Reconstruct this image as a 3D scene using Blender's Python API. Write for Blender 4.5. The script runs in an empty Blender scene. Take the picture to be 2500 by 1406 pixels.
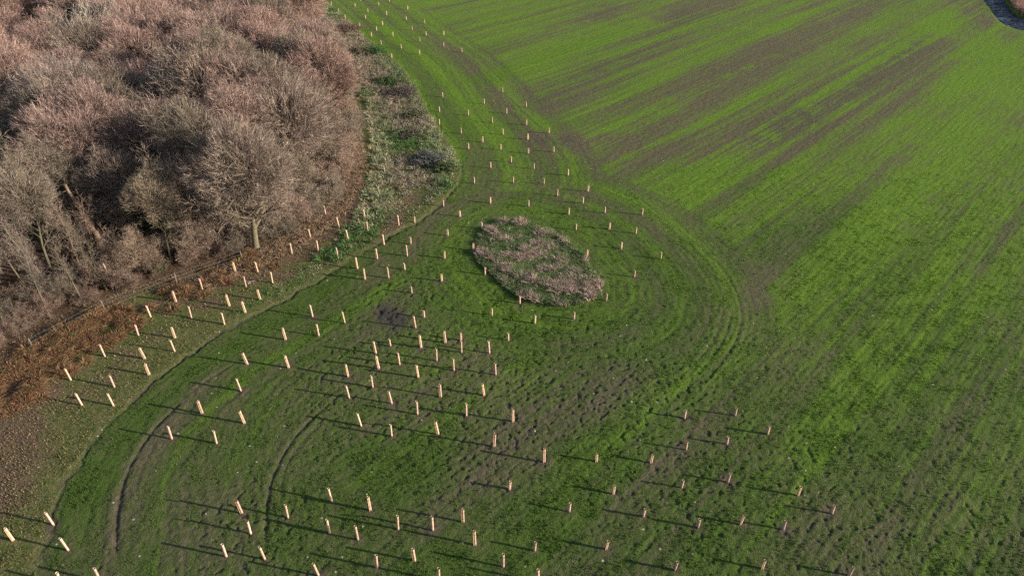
import bpy, math, random
import numpy as np

sc = bpy.context.scene
C = sc.collection
# ------------------------------------------------------------------ camera, sky, sun, exposure
W0, H0, F0, PITCH, CAMH = 2500.0, 1406.0, 1690.0, math.radians(35.0), 35.0
cam = bpy.data.cameras.new('camera')
cam.sensor_width = 36.0
cam.lens = 36.0 * F0 / W0
cam.clip_start, cam.clip_end = 0.5, 9000.0
co = bpy.data.objects.new('camera', cam)
co.location = (0, 0, CAMH)
co.rotation_euler = (math.pi / 2 - PITCH, 0, 0)
C.objects.link(co)
sc.camera = co
SUN_EL, SUN_X, SUN_Y = math.radians(16.0), 0.975, -0.222
world = bpy.data.worlds.new('World')
sc.world = world
world.use_nodes = True
wn, wl = world.node_tree.nodes, world.node_tree.links
sky = wn.new('ShaderNodeTexSky')
sky.sky_type = 'NISHITA'
sky.sun_disc = False
sky.sun_elevation = SUN_EL
sky.sun_rotation = math.atan2(SUN_X, SUN_Y)
wl.new(sky.outputs[0], wn['Background'].inputs[0])
wn['Background'].inputs[1].default_value = 0.10
sl = bpy.data.lights.new('sun', 'SUN')
sl.energy = 4.9
sl.angle = math.radians(0.5)
sl.color = (1.0, 0.90, 0.76)
so = bpy.data.objects.new('sun', sl)
so.rotation_euler = (math.pi / 2 - SUN_EL, 0, math.atan2(SUN_X, -SUN_Y))
so.location = (60, -20, 60)
C.objects.link(so)
sc.view_settings.view_transform = 'Standard'
sc.view_settings.look = 'None'
sc.view_settings.gamma = 1.0
sc.view_settings.exposure = 0.85
sc.cycles.max_bounces = 4
sc.cycles.use_denoising = False
sc.render.filter_size = 1.25
sc.cycles.diffuse_bounces = 2
sc.cycles.glossy_bounces = 2
sc.cycles.transparent_max_bounces = 4

# ------------------------------------------------------------------ helpers
def at(px, py):
    dx, dy = px - W0 / 2, H0 / 2 - py
    ry = F0 * math.cos(PITCH) + dy * math.sin(PITCH)
    rz = -F0 * math.sin(PITCH) + dy * math.cos(PITCH)
    k = CAMH / -rz
    return dx * k, ry * k

def ats(pts):
    return np.array([at(*p) for p in pts])

def proj(x, y, z):
    z = z - CAMH
    zc = y * math.cos(PITCH) - z * math.sin(PITCH)
    yc = y * math.sin(PITCH) + z * math.cos(PITCH)
    return W0 / 2 + F0 * x / zc, H0 / 2 - F0 * yc / zc

_perm = np.random.RandomState(7).permutation(4096).astype(np.int32)
_ga = np.random.RandomState(8).rand(4096).astype(np.float32) * 2 * np.pi
_gx, _gy = np.cos(_ga), np.sin(_ga)

def pn(x, y, seed=0):                                  # gradient noise, about -0.7..0.7
    x = np.asarray(x, np.float32) + 531.7 + seed * 17.31
    y = np.asarray(y, np.float32) + 217.3 + seed * 9.73
    xi, yi = np.floor(x).astype(np.int32), np.floor(y).astype(np.int32)
    xf, yf = x - xi, y - yi
    def g(i, j):
        h = _perm[(_perm[(xi + i) & 4095] + yi + j + seed * 131) & 4095]
        return _gx[h] * (xf - i) + _gy[h] * (yf - j)
    u = xf * xf * xf * (xf * (xf * 6 - 15) + 10)
    v = yf * yf * yf * (yf * (yf * 6 - 15) + 10)
    a, b, c, d = g(0, 0), g(1, 0), g(0, 1), g(1, 1)
    return (a + (b - a) * u) * (1 - v) + (c + (d - c) * u) * v

def fbm(x, y, n=3, seed=0):
    s, a = 0, 1.0
    for i in range(n):
        s = s + a * pn(x * 2 ** i, y * 2 ** i, seed + i)
        a *= 0.55
    return s

def sstep(a, b, x):
    t = np.clip((x - a) / (b - a), 0, 1)
    return t * t * (3 - 2 * t)

def dist_line(x, y, pts):                              # distance to a polyline
    d = np.full(x.shape, 1e9, np.float32)
    for (ax, ay), (bx, by) in zip(pts[:-1], pts[1:]):
        ex, ey = bx - ax, by - ay
        t = np.clip(((x - ax) * ex + (y - ay) * ey) / (ex * ex + ey * ey), 0, 1)
        d = np.minimum(d, (x - ax - t * ex) ** 2 + (y - ay - t * ey) ** 2)
    return np.sqrt(d)

def inside(x, y, pts):
    r = np.zeros(x.shape, bool)
    n = len(pts)
    for i in range(n):
        (ax, ay), (bx, by) = pts[i], pts[(i + 1) % n]
        if ay == by:
            continue
        r ^= ((ay > y) != (by > y)) & (x < (bx - ax) * (y - ay) / (by - ay) + ax)
    return r

def sdist(x, y, pts):                                  # > 0 inside
    d = dist_line(x, y, list(pts) + [pts[0]])
    return np.where(inside(x, y, pts), d, -d)

def smooth_line(pts, k=3):
    p = np.array(pts, float)
    for _ in range(k):
        q = np.empty((len(p) * 2, 2))
        q[0], q[-1] = p[0], p[-1]
        a, b = p[:-1], p[1:]
        q[1:-1:2], q[2:-1:2] = a * .75 + b * .25, a * .25 + b * .75
        p = q
    return p

class MB:                                              # collects faces, builds ONE mesh
    def __init__(s):
        s.v, s.q, s.t, s.qm, s.tm, s.c, s.n = [], [], [], [], [], [], 0
    def add(s, v, q=None, t=None, mat=0, col=None):
        v = np.asarray(v, np.float32).reshape(-1, 3)
        if q is not None and len(q):
            q = np.asarray(q, np.int32).reshape(-1, 4) + s.n
            s.q.append(q); s.qm.append(np.full(len(q), mat, np.int32))
        if t is not None and len(t):
            t = np.asarray(t, np.int32).reshape(-1, 3) + s.n
            s.t.append(t); s.tm.append(np.full(len(t), mat, np.int32))
        s.v.append(v)
        if col is not None:
            col = np.asarray(col, np.float32)
            if col.ndim == 1:
                col = np.broadcast_to(col, (len(v), 3))
            s.c.append(col)
        s.n += len(v)
    def mesh(s, name, mats, smooth=False):
        v = np.concatenate(s.v)
        q = np.concatenate(s.q) if s.q else np.zeros((0, 4), np.int32)
        t = np.concatenate(s.t) if s.t else np.zeros((0, 3), np.int32)
        me = bpy.data.meshes.new(name)
        me.vertices.add(len(v)); me.vertices.foreach_set('co', v.ravel())
        me.loops.add(q.size + t.size)
        me.loops.foreach_set('vertex_index', np.concatenate([q.ravel(), t.ravel()]))
        me.polygons.add(len(q) + len(t))
        me.polygons.foreach_set('loop_start', np.concatenate([np.arange(len(q)) * 4, len(q) * 4 + np.arange(len(t)) * 3]).astype(np.int32))
        for m in mats:
            me.materials.append(m)
        if len(mats) > 1:
            me.polygons.foreach_set('material_index', np.concatenate(s.qm + s.tm))
        me.polygons.foreach_set('use_smooth', np.full(len(q) + len(t), smooth, bool))
        me.update(calc_edges=True)
        if s.c:
            c = np.concatenate(s.c)
            a = me.color_attributes.new('tone', 'FLOAT_COLOR', 'POINT')
            a.data.foreach_set('color', np.concatenate([c, np.ones((len(c), 1), np.float32)], 1).ravel())
        return me
    def obj(s, name, mats, parent=None, smooth=False):
        return link(name, s.mesh(name, mats, smooth), parent)

def link(name, data, parent=None):
    o = bpy.data.objects.new(name, data)
    C.objects.link(o)
    if parent:
        o.parent = parent
    return o

def tag(o, label=None, cat=None, group=None, kind=None):
    for k, v in (('label', label), ('category', cat), ('group', group), ('kind', kind)):
        if v:
            o[k] = v
    return o

def thing(name, label, cat, loc, rotz=0, group=None):
    o = link(name, None)
    o.location = loc
    o.rotation_euler = (0, 0, rotz)
    return tag(o, label, cat, group)

def copy_thing(src, **kw):
    r = src.copy(); C.objects.link(r)
    for ch in src.children:
        c = ch.copy(); C.objects.link(c); c.parent = r
        for g in ch.children:
            d = g.copy(); C.objects.link(d); d.parent = c
    return r

def unit(a):
    return a / np.maximum(np.linalg.norm(a, axis=-1, keepdims=True), 1e-9)

def perp(d):
    ref = np.where(np.abs(d[..., 2:3]) > 0.9, np.array([1., 0, 0]), np.array([0, 0, 1.]))
    u = unit(np.cross(d, ref))
    return u, np.cross(d, u)

def tubes(mb, pts, rad, sides, mat=0, col=None):
    n, s, _ = pts.shape
    d = unit(pts[:, -1] - pts[:, 0])
    u, v = perp(d)
    a = np.arange(sides) * 2 * np.pi / sides
    ring = np.cos(a)[None, :, None] * u[:, None, :] + np.sin(a)[None, :, None] * v[:, None, :]
    V = pts[:, :, None, :] + rad[:, :, None, None] * ring[:, None, :, :]
    idx = np.arange(n * s * sides).reshape(n, s, sides)
    a0, a1 = idx[:, :-1, :], idx[:, 1:, :]
    q = np.stack([a0, np.roll(a0, -1, 2), np.roll(a1, -1, 2), a1], -1)
    mb.add(V, q, None, mat, col)

def ribbons(mb, p0, p1, p2, w, side, mat=0, col=None):  # flat tapering blade through three points
    n = len(p0)
    w = np.broadcast_to(np.asarray(w), (n,))[:, None]
    V = np.stack([p0 - side * w, p0 + side * w, p1 - side * w * .75, p1 + side * w * .75, p2], 1)
    b = np.arange(n)[:, None] * 5
    if col is not None:
        col = np.repeat(col, 5, 0)
    mb.add(V, b + np.array([[0, 1, 3, 2]]), b + np.array([[2, 3, 4]]), mat, col)

# ------------------------------------------------------------------ materials
def mat_new(name, rough=0.9, spec=0.15):
    m = bpy.data.materials.new(name)
    m.use_nodes = True
    b = m.node_tree.nodes['Principled BSDF']
    b.inputs['Roughness'].default_value = rough
    b.inputs['Specular IOR Level'].default_value = spec
    return m, m.node_tree.nodes, m.node_tree.links, b

class NT:
    def __init__(s, nodes, links):
        s.n, s.l = nodes, links
    def _in(s, sock, v):
        if isinstance(v, bpy.types.NodeSocket):
            s.l.new(v, sock)
        elif v is not None:
            if sock.type == 'RGBA' and len(v) == 3:
                v = (*v, 1)
            sock.default_value = v
    def math(s, op, a, b=None, clamp=False):
        x = s.n.new('ShaderNodeMath'); x.operation = op; x.use_clamp = clamp
        s._in(x.inputs[0], a)
        if b is not None:
            s._in(x.inputs[1], b)
        return x.outputs[0]
    def mix(s, f, a, b, blend='MIX'):
        x = s.n.new('ShaderNodeMix'); x.data_type = 'RGBA'; x.blend_type = blend; x.clamp_factor = True
        s._in(x.inputs[0], f); s._in(x.inputs[6], a); s._in(x.inputs[7], b)
        return x.outputs[2]
    def noise(s, vec, scale, detail=2, rough=0.5, dist=0):
        x = s.n.new('ShaderNodeTexNoise')
        s._in(x.inputs['Vector'], vec)
        x.inputs['Scale'].default_value = scale; x.inputs['Detail'].default_value = detail
        x.inputs['Roughness'].default_value = rough; x.inputs['Distortion'].default_value = dist
        return x.outputs[0]
    def step(s, v, a, b):
        x = s.n.new('ShaderNodeMapRange'); x.interpolation_type = 'SMOOTHSTEP'
        s._in(x.inputs[0], v); x.inputs[1].default_value = a; x.inputs[2].default_value = b
        return x.outputs[0]
    def attr(s, name):
        x = s.n.new('ShaderNodeAttribute'); x.attribute_name = name
        return x
    def sep(s, c):
        x = s.n.new('ShaderNodeSeparateColor'); s.l.new(c, x.inputs[0])
        return x.outputs
    def coord(s):
        return s.n.new('ShaderNodeTexCoord').outputs['Object']
    def bump(s, h, dist, strength=1.0):
        x = s.n.new('ShaderNodeBump'); s._in(x.inputs['Height'], h)
        x.inputs['Distance'].default_value = dist; x.inputs['Strength'].default_value = strength
        return x.outputs[0]

def blade_mat(name, trans=0.25):                       # leaf-like: colour from the blade itself, a little translucent
    m, n, l, b = mat_new(name, 0.75, 0.2)
    t = NT(n, l)
    c = t.attr('tone').outputs['Color']
    l.new(c, b.inputs['Base Color'])
    tr = n.new('ShaderNodeBsdfTranslucent'); l.new(c, tr.inputs[0])
    mx = n.new('ShaderNodeMixShader'); mx.inputs[0].default_value = trans
    l.new(b.outputs[0], mx.inputs[1]); l.new(tr.outputs[0], mx.inputs[2])
    l.new(mx.outputs[0], n['Material Output'].inputs['Surface'])
    return m
M_BLADE = blade_mat('plant_blade')

def bark_mat(name, c0, c1, scale=6.0, tinted=True, tone=False):
    m, n, l, b = mat_new(name, 0.9, 0.1)
    t = NT(n, l)
    v = t.coord()
    c = t.mix(t.step(t.noise(v, scale, 3, 0.6), .35, .65), c0, c1)
    if tinted:
        oi = n.new('ShaderNodeObjectInfo')
        c = t.mix(1.0, c, oi.outputs['Color'], 'MULTIPLY')
    if tone:
        c = t.mix(1.0, c, t.attr('tone').outputs['Color'], 'MULTIPLY')
    l.new(c, b.inputs['Base Color'])
    l.new(t.bump(t.noise(v, scale * 4, 3, .6), .03), b.inputs['Normal'])
    return m
M_BARK = bark_mat('bark', (.125, .110, .080), (.20, .175, .13))
M_TWIG = bark_mat('twig', (.190, .146, .126), (.285, .228, .200), 1.2, True, True)
M_PALE = bark_mat('pale_bark', (.36, .33, .28), (.48, .44, .38))
M_DEAD = bark_mat('dead_wood', (.13, .088, .062), (.22, .155, .11), 3.0, False)
M_POST = bark_mat('weathered_post', (.12, .10, .08), (.20, .17, .14), 9.0, False)

# ------------------------------------------------------------------ layout of the place (metres, from points of the photograph)
EDGE = smooth_line(ats([(60, 1500), (85, 1406), (97, 1340), (112, 1280), (130, 1215), (160, 1165), (190, 1120), (235, 1055), (290, 1000),
                        (345, 945), (410, 895), (500, 830), (570, 790), (640, 756), (720, 712), (790, 672), (850, 636), (925, 590),
                        (985, 560), (1040, 530), (1085, 490), (1113, 455), (1125, 420), (1118, 385), (1100, 350), (1070, 308), (1045, 270),
                        (1015, 210), (985, 170), (955, 138), (920, 112), (888, 85), (850, 48), (812, 15), (790, -5), (740, -45), (650, -110)]), 2)
MARGIN = [tuple(p) for p in EDGE] + [(-160., 330.), (-420., 330.), (-420., -60.), (EDGE[0][0] - 2, -60.), ]
OVAL = [tuple(p) for p in smooth_line(ats([(1166, 620), (1166, 595), (1175, 572), (1192, 556), (1218, 544), (1250, 540), (1290, 546), (1330, 561), (1372, 584),
                        (1402, 606), (1425, 628), (1445, 660), (1463, 688), (1470, 712), (1460, 730), (1430, 742), (1390, 750), (1345, 748),
                        (1300, 737), (1264, 724), (1240, 704), (1214, 680), (1190, 662), (1174, 643), (1166, 620)]), 2)][:-1]
WOOD_LINE = smooth_line(ats([(-200, 990), (0, 890), (60, 845), (140, 795), (215, 765), (290, 735), (365, 700), (441, 670), (520, 648), (590, 628), (650, 600),
                             (720, 560), (770, 520), (815, 470), (842, 410), (856, 340), (848, 265), (826, 190), (798, 110), (755, 20), (700, -60)]), 2)
WOOD = [tuple(p) for p in WOOD_LINE] + [(-160., 300.), (-300., 300.), (-300., 30.)]
POND = [tuple(p) for p in smooth_line(ats([(2395, -14), (2408, 8), (2424, 24), (2432, 40), (2452, 58), (2480, 70), (2510, 76), (2560, 78), (2600, 66), (2570, 48),
                                           (2500, 41), (2484, 38), (2468, 20), (2452, -2), (2445, -16), (2395, -14)]), 2)][:-1]
RU, RP = np.array([0.696, 0.718]), np.array([0.718, -0.696])      # drilling rows run along RU
FURROWS = [smooth_line(ats(p), 2) for p in (
    [(470, 950), (395, 1022), (372, 1045), (345, 1085), (318, 1130), (300, 1175), (288, 1225), (280, 1300), (285, 1400)],
    [(860, 935), (800, 985), (748, 1030), (720, 1062), (690, 1105), (668, 1150), (656, 1190), (650, 1235), (646, 1300), (650, 1380)],
    [(478, 1098), (455, 1130), (432, 1170), (418, 1215)],
    [(1790, 730), (1782, 790), (1760, 845), (1715, 900), (1640, 960)],
    [(1768, 728), (1760, 785), (1738, 838), (1695, 892), (1620, 950)],
    [(1700, 640), (1748, 668), (1778, 690), (1795, 720)],
    [(430, 1000), (402, 1040), (372, 1090), (350, 1130), (332, 1180), (318, 1240)],
    [(820, 995), (775, 1035), (735, 1075), (706, 1115), (688, 1165), (682, 1230), (680, 1300)],
    [(1540, 470), (1640, 555), (1720, 615), (1790, 690), (1815, 780), (1790, 850), (1700, 960)],
    [(395, 1022), (460, 955), (560, 890), (680, 830)])]

G = '''809.3 14 808 3;880.8 4;867.5 18;951 7;925 15.7;827 33;898.5 32.6;996 26.4;843.4 47;892.8 47;944.6 39.7;992 50.7;878.5 66;934.5 62.4;1037 59;907.4 89.3;919.8 75.4;1006.5 74.4;959.8 88.8;1040.5 87.7;1083.8 87;930.4 108.8;979.5 119.4;1025 102.4;957 142;1025 133.3;1083.5 114.6;1127.7 127.7
1081 238.4;1227 226.4;1182 254.6;1284.6 261;1073 273;1143.4 282;1237 277;1201.8 299.5;1072.8 304;1126 326;1285.8 305.6;1227.8 328.5;1340 326.6;1178.7 347.4;1289 341.6;1144 364.6;1222.4 366.7;1290.4 375.7;1352 372.8
1248 397.7;1198 411;1303.6 413.4;1387 430;1158 448.8;1253 448;1327.8 451.3;1360 481 1361.5 466;1436 470.5 1437 456;1197.7 498.3;1290.6 506.4;1422.8 499.6;1124 530.6 1122.5 514;1389 526;1476.3 523;1567.3 527.9;1176.6 560;1406 563.7;1488.2 562.4;1552 573.3;1156.5 612.8;1433.6 627.8;1517 609.4;1612.5 634;1548.3 678.5
795.8 526 790.3 503.8;828 555.3 822 530;891.6 535 886.8 510.6;898.2 565.2 894.8 541;974 551.6 970.8 527.7;1012.6 545 1011.5 528.5;1083 505.8;759 584.5 752.6 559.6;777 613 772.6 586;851 587 844.6 561;713 620.7 708 594.8;938 599 934 574.3;1003 596.8 1002 580;1093.7 576.3;826 632 820.4 607.4;921.6 633 917.5 607.4;994.4 626.2 991.6 600;1086.4 631.7;873.5 655.7 868.5 629.6;892 681.7 887.5 655.4;949 679 945 652.3;988.5 659 986.5 641.5;1079.2 686.8
576.2 664.8 568 640.4;629.9 664.6 622.3 636.4;665.7 691 659.7 663.8;494.3 706.6 485.8 678.8;600.7 699.8 594.3 674.9;430.4 736.3 421.2 710.4;636.5 731 628 702.3;561.2 746.7 551.3 719.8;600 762.4 590.8 735;368 773.5 357 743;467.3 775.8 459.6 745.7;548 792 540 764.5;338 818.8 329 789.4;428.6 824.8 418.7 794.9;697.8 826.5 689.6 797.4
256.3 870.2 243 841;354.8 875 340.4 846.6;426.6 857.4 414.7 826;364.8 913.4 353 882.7;173.4 927.8 157.8 899;279.4 944 265 915.4;200.6 988.7 183.4 958;277 989.3 261 956.6
763 770.7 756.3 743.7;841.6 786.4 835.2 759.3;1005.4 715.7;1036 774.6;1014.8 800.5 1009.8 772.8;778.2 817.7 771.5 789.5;1028.9 847.7 1025.3 819.2;953.5 844.6 950.3 827;918 862.3 911.5 833.8;925.6 898.6 918.6 870.9;975.7 889.6 971 860.2;705.5 895 695.3 865.9
1184.6 672.4;1269 742;1201.3 769.5;1306.4 788.7 1307.5 773;1401.4 779.8;1480 736.4;1088.4 835.9 1085 808.5;1126.6 859 1126 832;1126.2 829.5;1241 829.5;1194.9 860.4 1192.3 834.2;1066.2 879.4 1065 851.2;1108 902.4 1106.3 875.8;1021.8 919.5 1016.7 891.8;1210.2 912.5 1208.3 884.3
850.5 917.2 843.6 888.9;909.8 944 905.8 916.7;852.5 969.5 843.8 941.6;956.3 982.2 948 955.3;1076.3 966 1074.3 938;1182.5 961.5 1177.8 932.2;1019 1008.3 1016.3 980.2;1138.5 1012 1137.7 984.7;1253.2 1025.8 1253.2 1000.6;881.6 1036.7 871 1008.8;955.8 1060.6 953 1033;1070.5 1056.6 1063.3 1030;1207 1087.2 1208.7 1060.3
604.3 886.7 591.7 858.2;587.7 952 575 926;494 1006 482.5 976.6;597.2 1030.2 583.5 1003;419 1068.8 407.6 1035.7;528.4 1080.3 519.4 1051
1329.4 1125 1329.7 1097;1457.2 1123.3 1458.5 1103.7;1244.7 1191 1246.3 1172.5;904.4 1241.6 898.4 1210.6;1131.5 1271.8 1130.2 1242.3;1390 1244.8 1392.8 1226.4;972 1290 970 1259;1056.7 1292.4 1054 1263.5;1160.4 1328 1159 1300;1305.6 1341.5 1307.5 1322.5;1480.4 1336.5 1485 1317.4;1013.2 1367.5 1008 1339.6;921 1384 917 1354.2;1228.9 1381.2 1228.2 1350.7;1072 1417 1070.3 1388;1314.5 1418 1314.5 1390.7
590.5 1249.5 577 1222;702.6 1260.4 695.4 1231.7;809.2 1220.4 800.5 1191.9;611.8 1300.3 602.4 1272.6;804.2 1298.5 796.8 1269.3;873.9 1315.5 866.5 1287.6;646.4 1363 633.6 1335;777.7 1403 765.3 1376
129.6 1278.4 109 1246;33 1317 10.6 1286;165.8 1340.9 144.8 1312;552.5 1356.8 541.9 1326.6;245 1418 228 1389;149 1424 135 1396.6
1671.5 1019.4 1674.5 1002.7;1795 1013.3 1798.8 996.7;1874.8 1058 1880 1040.6;1775.5 1081.5 1779 1064.8;1675.5 1095 1677.9 1079;1590.6 1126.4 1594.2 1109.4;1664.8 1187 1669 1168.5;1777.6 1174 1783.6 1157.9;1498.8 1201.2 1501.8 1183.6;1949 1207.3 1956.4 1192;2031.5 1251.8 2038.2 1235.5;1571.8 1256.7 1575.5 1240;1704.8 1284 1709.7 1267.9;1808.8 1277 1816.4 1261.8;1912.7 1290.6 1919.4 1275.5;1648.2 1387.6 1654.2 1371;1861.8 1385.5 1869.4 1368.8;2074 1402.7 2084 1386.7'''
guards = []
for row in G.replace('\n', ';').split(';'):
    guards.append([float(q_) for q_ in row.split()])

GUARD_XY = [at(g0[0], g0[1]) for g0 in guards]

def height(x, y):
    z = 0.25 * pn(x / 31, y / 31, 40) + 0.10 * pn(x / 11, y / 11, 41)
    return z

def ground_fields(x, y):
    """relief and what grows where, at any points of the ground"""
    de = dist_line(x, y, EDGE)
    mar = inside(x, y, MARGIN)
    de = np.where(mar, -de, de) + .45 * pn(x / 1.3, y / 1.3, 48) + .22 * pn(x / .5, y / .5, 49)
    mar = de < 0
    sd = de                                   # > 0 in the crop
    so_ = -sdist(x, y, OVAL)                                      # > 0 outside the island
    sw = sdist(x, y, WOOD)
    sp = -sdist(x, y, POND)
    l, q = x * RU[0] + y * RU[1], x * RP[0] + y * RP[1]
    wob = fbm(x / 9, y / 9, 2, 50)
    # --- drilling direction: contour lines round the edge and the island, straight rows in the middle of the field
    head = 1 - sstep(13.0, 18.0, sd + wob * 1.5)
    kx = sstep(3, 13, x) * sstep(36, 44, y)
    isl = 1 - sstep(5.5 + 5 * kx, 9.0 + 8 * kx, so_ + wob * .8)
    def lanes(u, v, k):
        return (pn(u / 4.2, v / 95, k) * .8 + pn(u / 1.9, v / 80, k + 1) * .8 + pn(u / .8, v / 55, k + 2) * .6 + pn(u / .33, v / 25, k + 3) * .5)
    sf = lanes(q, l, 60)
    sh = lanes(sd * 1.3, y + .3 * x, 70)
    si = lanes(so_ * 1.5, np.arctan2(y - 53.5, x - 2.5) * 9, 80)
    st = sf * (1 - head) + sh * head
    st = st * (1 - isl) + si * isl
    big = fbm(x / 16, y / 16, 3, 90)
    mid = fbm(x / 3.2, y / 3.2, 3, 95)
    wheel = sstep(.075, .0, np.abs(pn(q / 2.7, l / 260, 66))) * (1 - head) * (1 - isl) + .8 * sstep(.08, .0, np.abs(pn(sd / 2.2, (y + .3 * x) / 120, 67))) * head * (1 - isl) + .6 * sstep(.09, .0, np.abs(pn(so_ / 1.8, 3.3 + 0 * x, 68))) * isl
    wheel = wheel * sstep(-.35, .25, pn(l / 22, q / 5, 69))
    soil = .30 + .05 * sstep(52, 30, y) + .50 * st * (1 - .45 * sstep(52, 34, y)) + .20 * big + .20 * mid + .30 * wheel
    def seg(pts, w, amt, ragged=.5):
        d = dist_line(x, y, ats(pts)) + ragged * w * mid
        return amt * np.exp(-np.clip(d / (w * 1.15), 0, 9) ** 2)
    # --- bare or thin strips
    for pts, w, a in (
        ([(1560, 330), (1900, 130), (2120, -10)], 7.0, .34), ([(1330, 250), (1640, 80), (1790, -10)], 5.0, .34), ([(1500, 40), (1760, 5)], 8, .22), ([(1230, 120), (1480, 20)], 5, .2),
        ([(1850, 350), (2060, 230), (2260, 95)], 4.2, .55), ([(1700, 230), (1900, 120)], 4, .25), ([(1720, 385), (1850, 320)], 3.2, .4), ([(1950, 420), (2330, 150)], 2.5, .18),
        ([(1325, 335), (1390, 345)], 2.0, .75), ([(1385, 365), (1480, 335)], 2.4, .5), ([(1470, 430), (1590, 360)], 2.0, .36), ([(1540, 465), (1610, 430)], 1.6, .35),
        ([(2040, 600), (1900, 705), (1800, 770)], 1.2, .45), ([(2250, 480), (2010, 680)], 1.6, .3), ([(2290, 650), (2170, 750)], 1.6, .34), ([(2480, 560), (2330, 700)], 2, .25),
        ([(1880, 700), (1760, 800), (1640, 900), (1480, 1000)], 2.6, .24), ([(1500, 830), (1380, 900), (1290, 960)], 2.6, .30), ([(1990, 870), (1880, 960)], 1.5, .3),
        ([(1480, 1000), (1330, 1110), (1240, 1170)], 1.5, .32), ([(1700, 1060), (1640, 1130), (1590, 1190)], 1.7, .42), ([(1250, 1020), (1170, 1170)], 1.8, .30),
        ([(1160, 1150), (1090, 1250)], 1.3, .22), ([(2010, 1210), (2070, 1330)], 2.6, .26), ([(1100, 1190), (980, 1310)], 1.0, .32), ([(960, 1300), (955, 1370)], 1.2, .3),
        ([(560, 1190), (500, 1250), (480, 1330), (470, 1400)], 1.35, .50), ([(620, 1330), (600, 1400)], .8, .3), ([(430, 1040), (370, 1110), (330, 1190), (310, 1270)], 1.0, .36),
        ([(520, 970), (430, 1040)], 1.2, .22), ([(640, 900), (560, 980)], 1.0, .2), ([(800, 1040), (740, 1110), (700, 1190)], 1.5, .22), ([(900, 1060), (1010, 1010), (1240, 1030)], 1.8, .26),
        ([(1000, 990), (900, 950), (800, 920)], 1.3, .2), ([(1180, 930), (1140, 840)], 1.5, .28), ([(940, 760), (960, 790)], 1.3, .7), ([(895, 810), (870, 840)], .8, .45),
        ([(950, 690), (970, 720)], 1.4, .3), ([(1030, 560), (930, 610)], 1.1, .34), ([(1150, 450), (1060, 530)], 1.6, .26),
        ([(1060, 110), (1180, 170)], 3.5, .2), ([(2330, -10), (2390, 45), (2500, 105)], 3.5, .45)):
        soil = soil + seg(pts, w, a * np.where(y > 75, 1.35, .45)) * np.clip(.8 + .9 * st + .5 * mid, 0, 2)
    # --- thick green strips
    for pts, w, a in (
        ([(1180, 195), (1330, 140), (1580, 55)], 2.2, -.5), ([(1180, 110), (1400, 60)], 3, -.2), ([(1210, 300), (1400, 300)], 4, -.15), ([(900, 90), (1000, 150), (1080, 260), (1130, 330)], 4.5, -.32),
        ([(1700, 330), (1960, 170), (2180, 40)], 1.8, -.3), ([(1900, 430), (2060, 320)], 1.6, -.28), ([(2500, 150), (2380, 280), (2250, 420), (2000, 640)], 3.0, -.34), ([(2500, 330), (2300, 560), (2170, 700)], 2.2, -.3),
        ([(2320, 40), (2130, 180), (2000, 270)], 3.2, -.3), ([(2500, 60), (2300, 220)], 4, -.3), ([(1480, 560), (1600, 640), (1690, 740), (1600, 850)], 2.2, -.22), ([(1200, 760), (1300, 790), (1450, 780)], 2.0, -.3), ([(1500, 480), (1700, 420), (1860, 330)], 2.2, -.22),
        ([(1110, 620), (1120, 720), (1200, 790)], 2.2, -.3), ([(1290, 500), (1400, 540)], 2.0, -.25), ([(1500, 1060), (1400, 1160), (1270, 1330)], 1.6, -.32), ([(1060, 1090), (930, 1180)], 1.6, -.34),
        ([(2350, 720), (2200, 900), (2050, 1040)], 3.2, -.28), ([(250, 1130), (190, 1300)], 1.3, -.3), ([(470, 900), (330, 1040), (240, 1180)], 1.2, -.26), ([(640, 940), (600, 1100), (560, 1160)], 1.2, -.2), ([(900, 1340), (1100, 1400)], 1.6, -.3),
        ([(850, 700), (700, 790), (560, 870)], 1.6, -.24), ([(1300, 870), (1230, 800)], 1.4, -.16), ([(700, 1180), (650, 1340)], .8, -.2)):
        soil = soil + seg(pts, w, a)
    # --- trampled ground: pocks of boots and hooves
    pock = np.clip(seg([(900, 950), (1120, 900)], 5.5, .9, .8) + seg([(1000, 700), (950, 770)], 3.5, .9, .8) + seg([(640, 1390), (620, 1250)], 2.6, .9, .8)
                   + seg([(1500, 940), (1700, 1120), (1640, 1200)], 4.5, .8, .8) + seg([(1250, 1020), (1150, 1120)], 3, .8, .8) + seg([(1760, 850), (1640, 960)], 3, .5, .8)
                   + seg([(2050, 1250), (2250, 1400)], 5, .5, .8) + seg([(1230, 740), (1420, 800)], 2.2, .6, .8) + .45 * sstep(50, 40, y) * sstep(-8, 2, x) * sstep(-.1, .4, big + mid), 0, 1)
    furd = np.full(x.shape, 9., np.float32)
    for fi, f in enumerate(FURROWS):
        dd = dist_line(x, y, f)
        ends = np.minimum(np.hypot(x - f[0][0], y - f[0][1]), np.hypot(x - f[-1][0], y - f[-1][1]))
        furd = np.minimum(furd, dd + .5 * sstep(2.2, .0, ends) + .10 * np.abs(wob) + .05 * mid + (.02 if fi in (0, 1) else .12))
    dark_soil = np.clip(seg([(938, 765), (962, 790)], 1.1, 1.0, .9) + seg([(1340, 345), (1375, 345)], 1.6, .45) + seg([(1880, 330), (2240, 110)], 3.0, .3) + seg([(1330, 230), (1700, 40)], 4, .25) + 1.0 * (1 - sstep(-.6, 1.0, sp + .8 * mid)), 0, 1)
    burn = np.clip(seg([(940, 766), (960, 782)], .75, 1.25, 1.3), 0, 1)
    soil = soil + burn
    dark_soil = np.maximum(dark_soil, burn)
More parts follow.
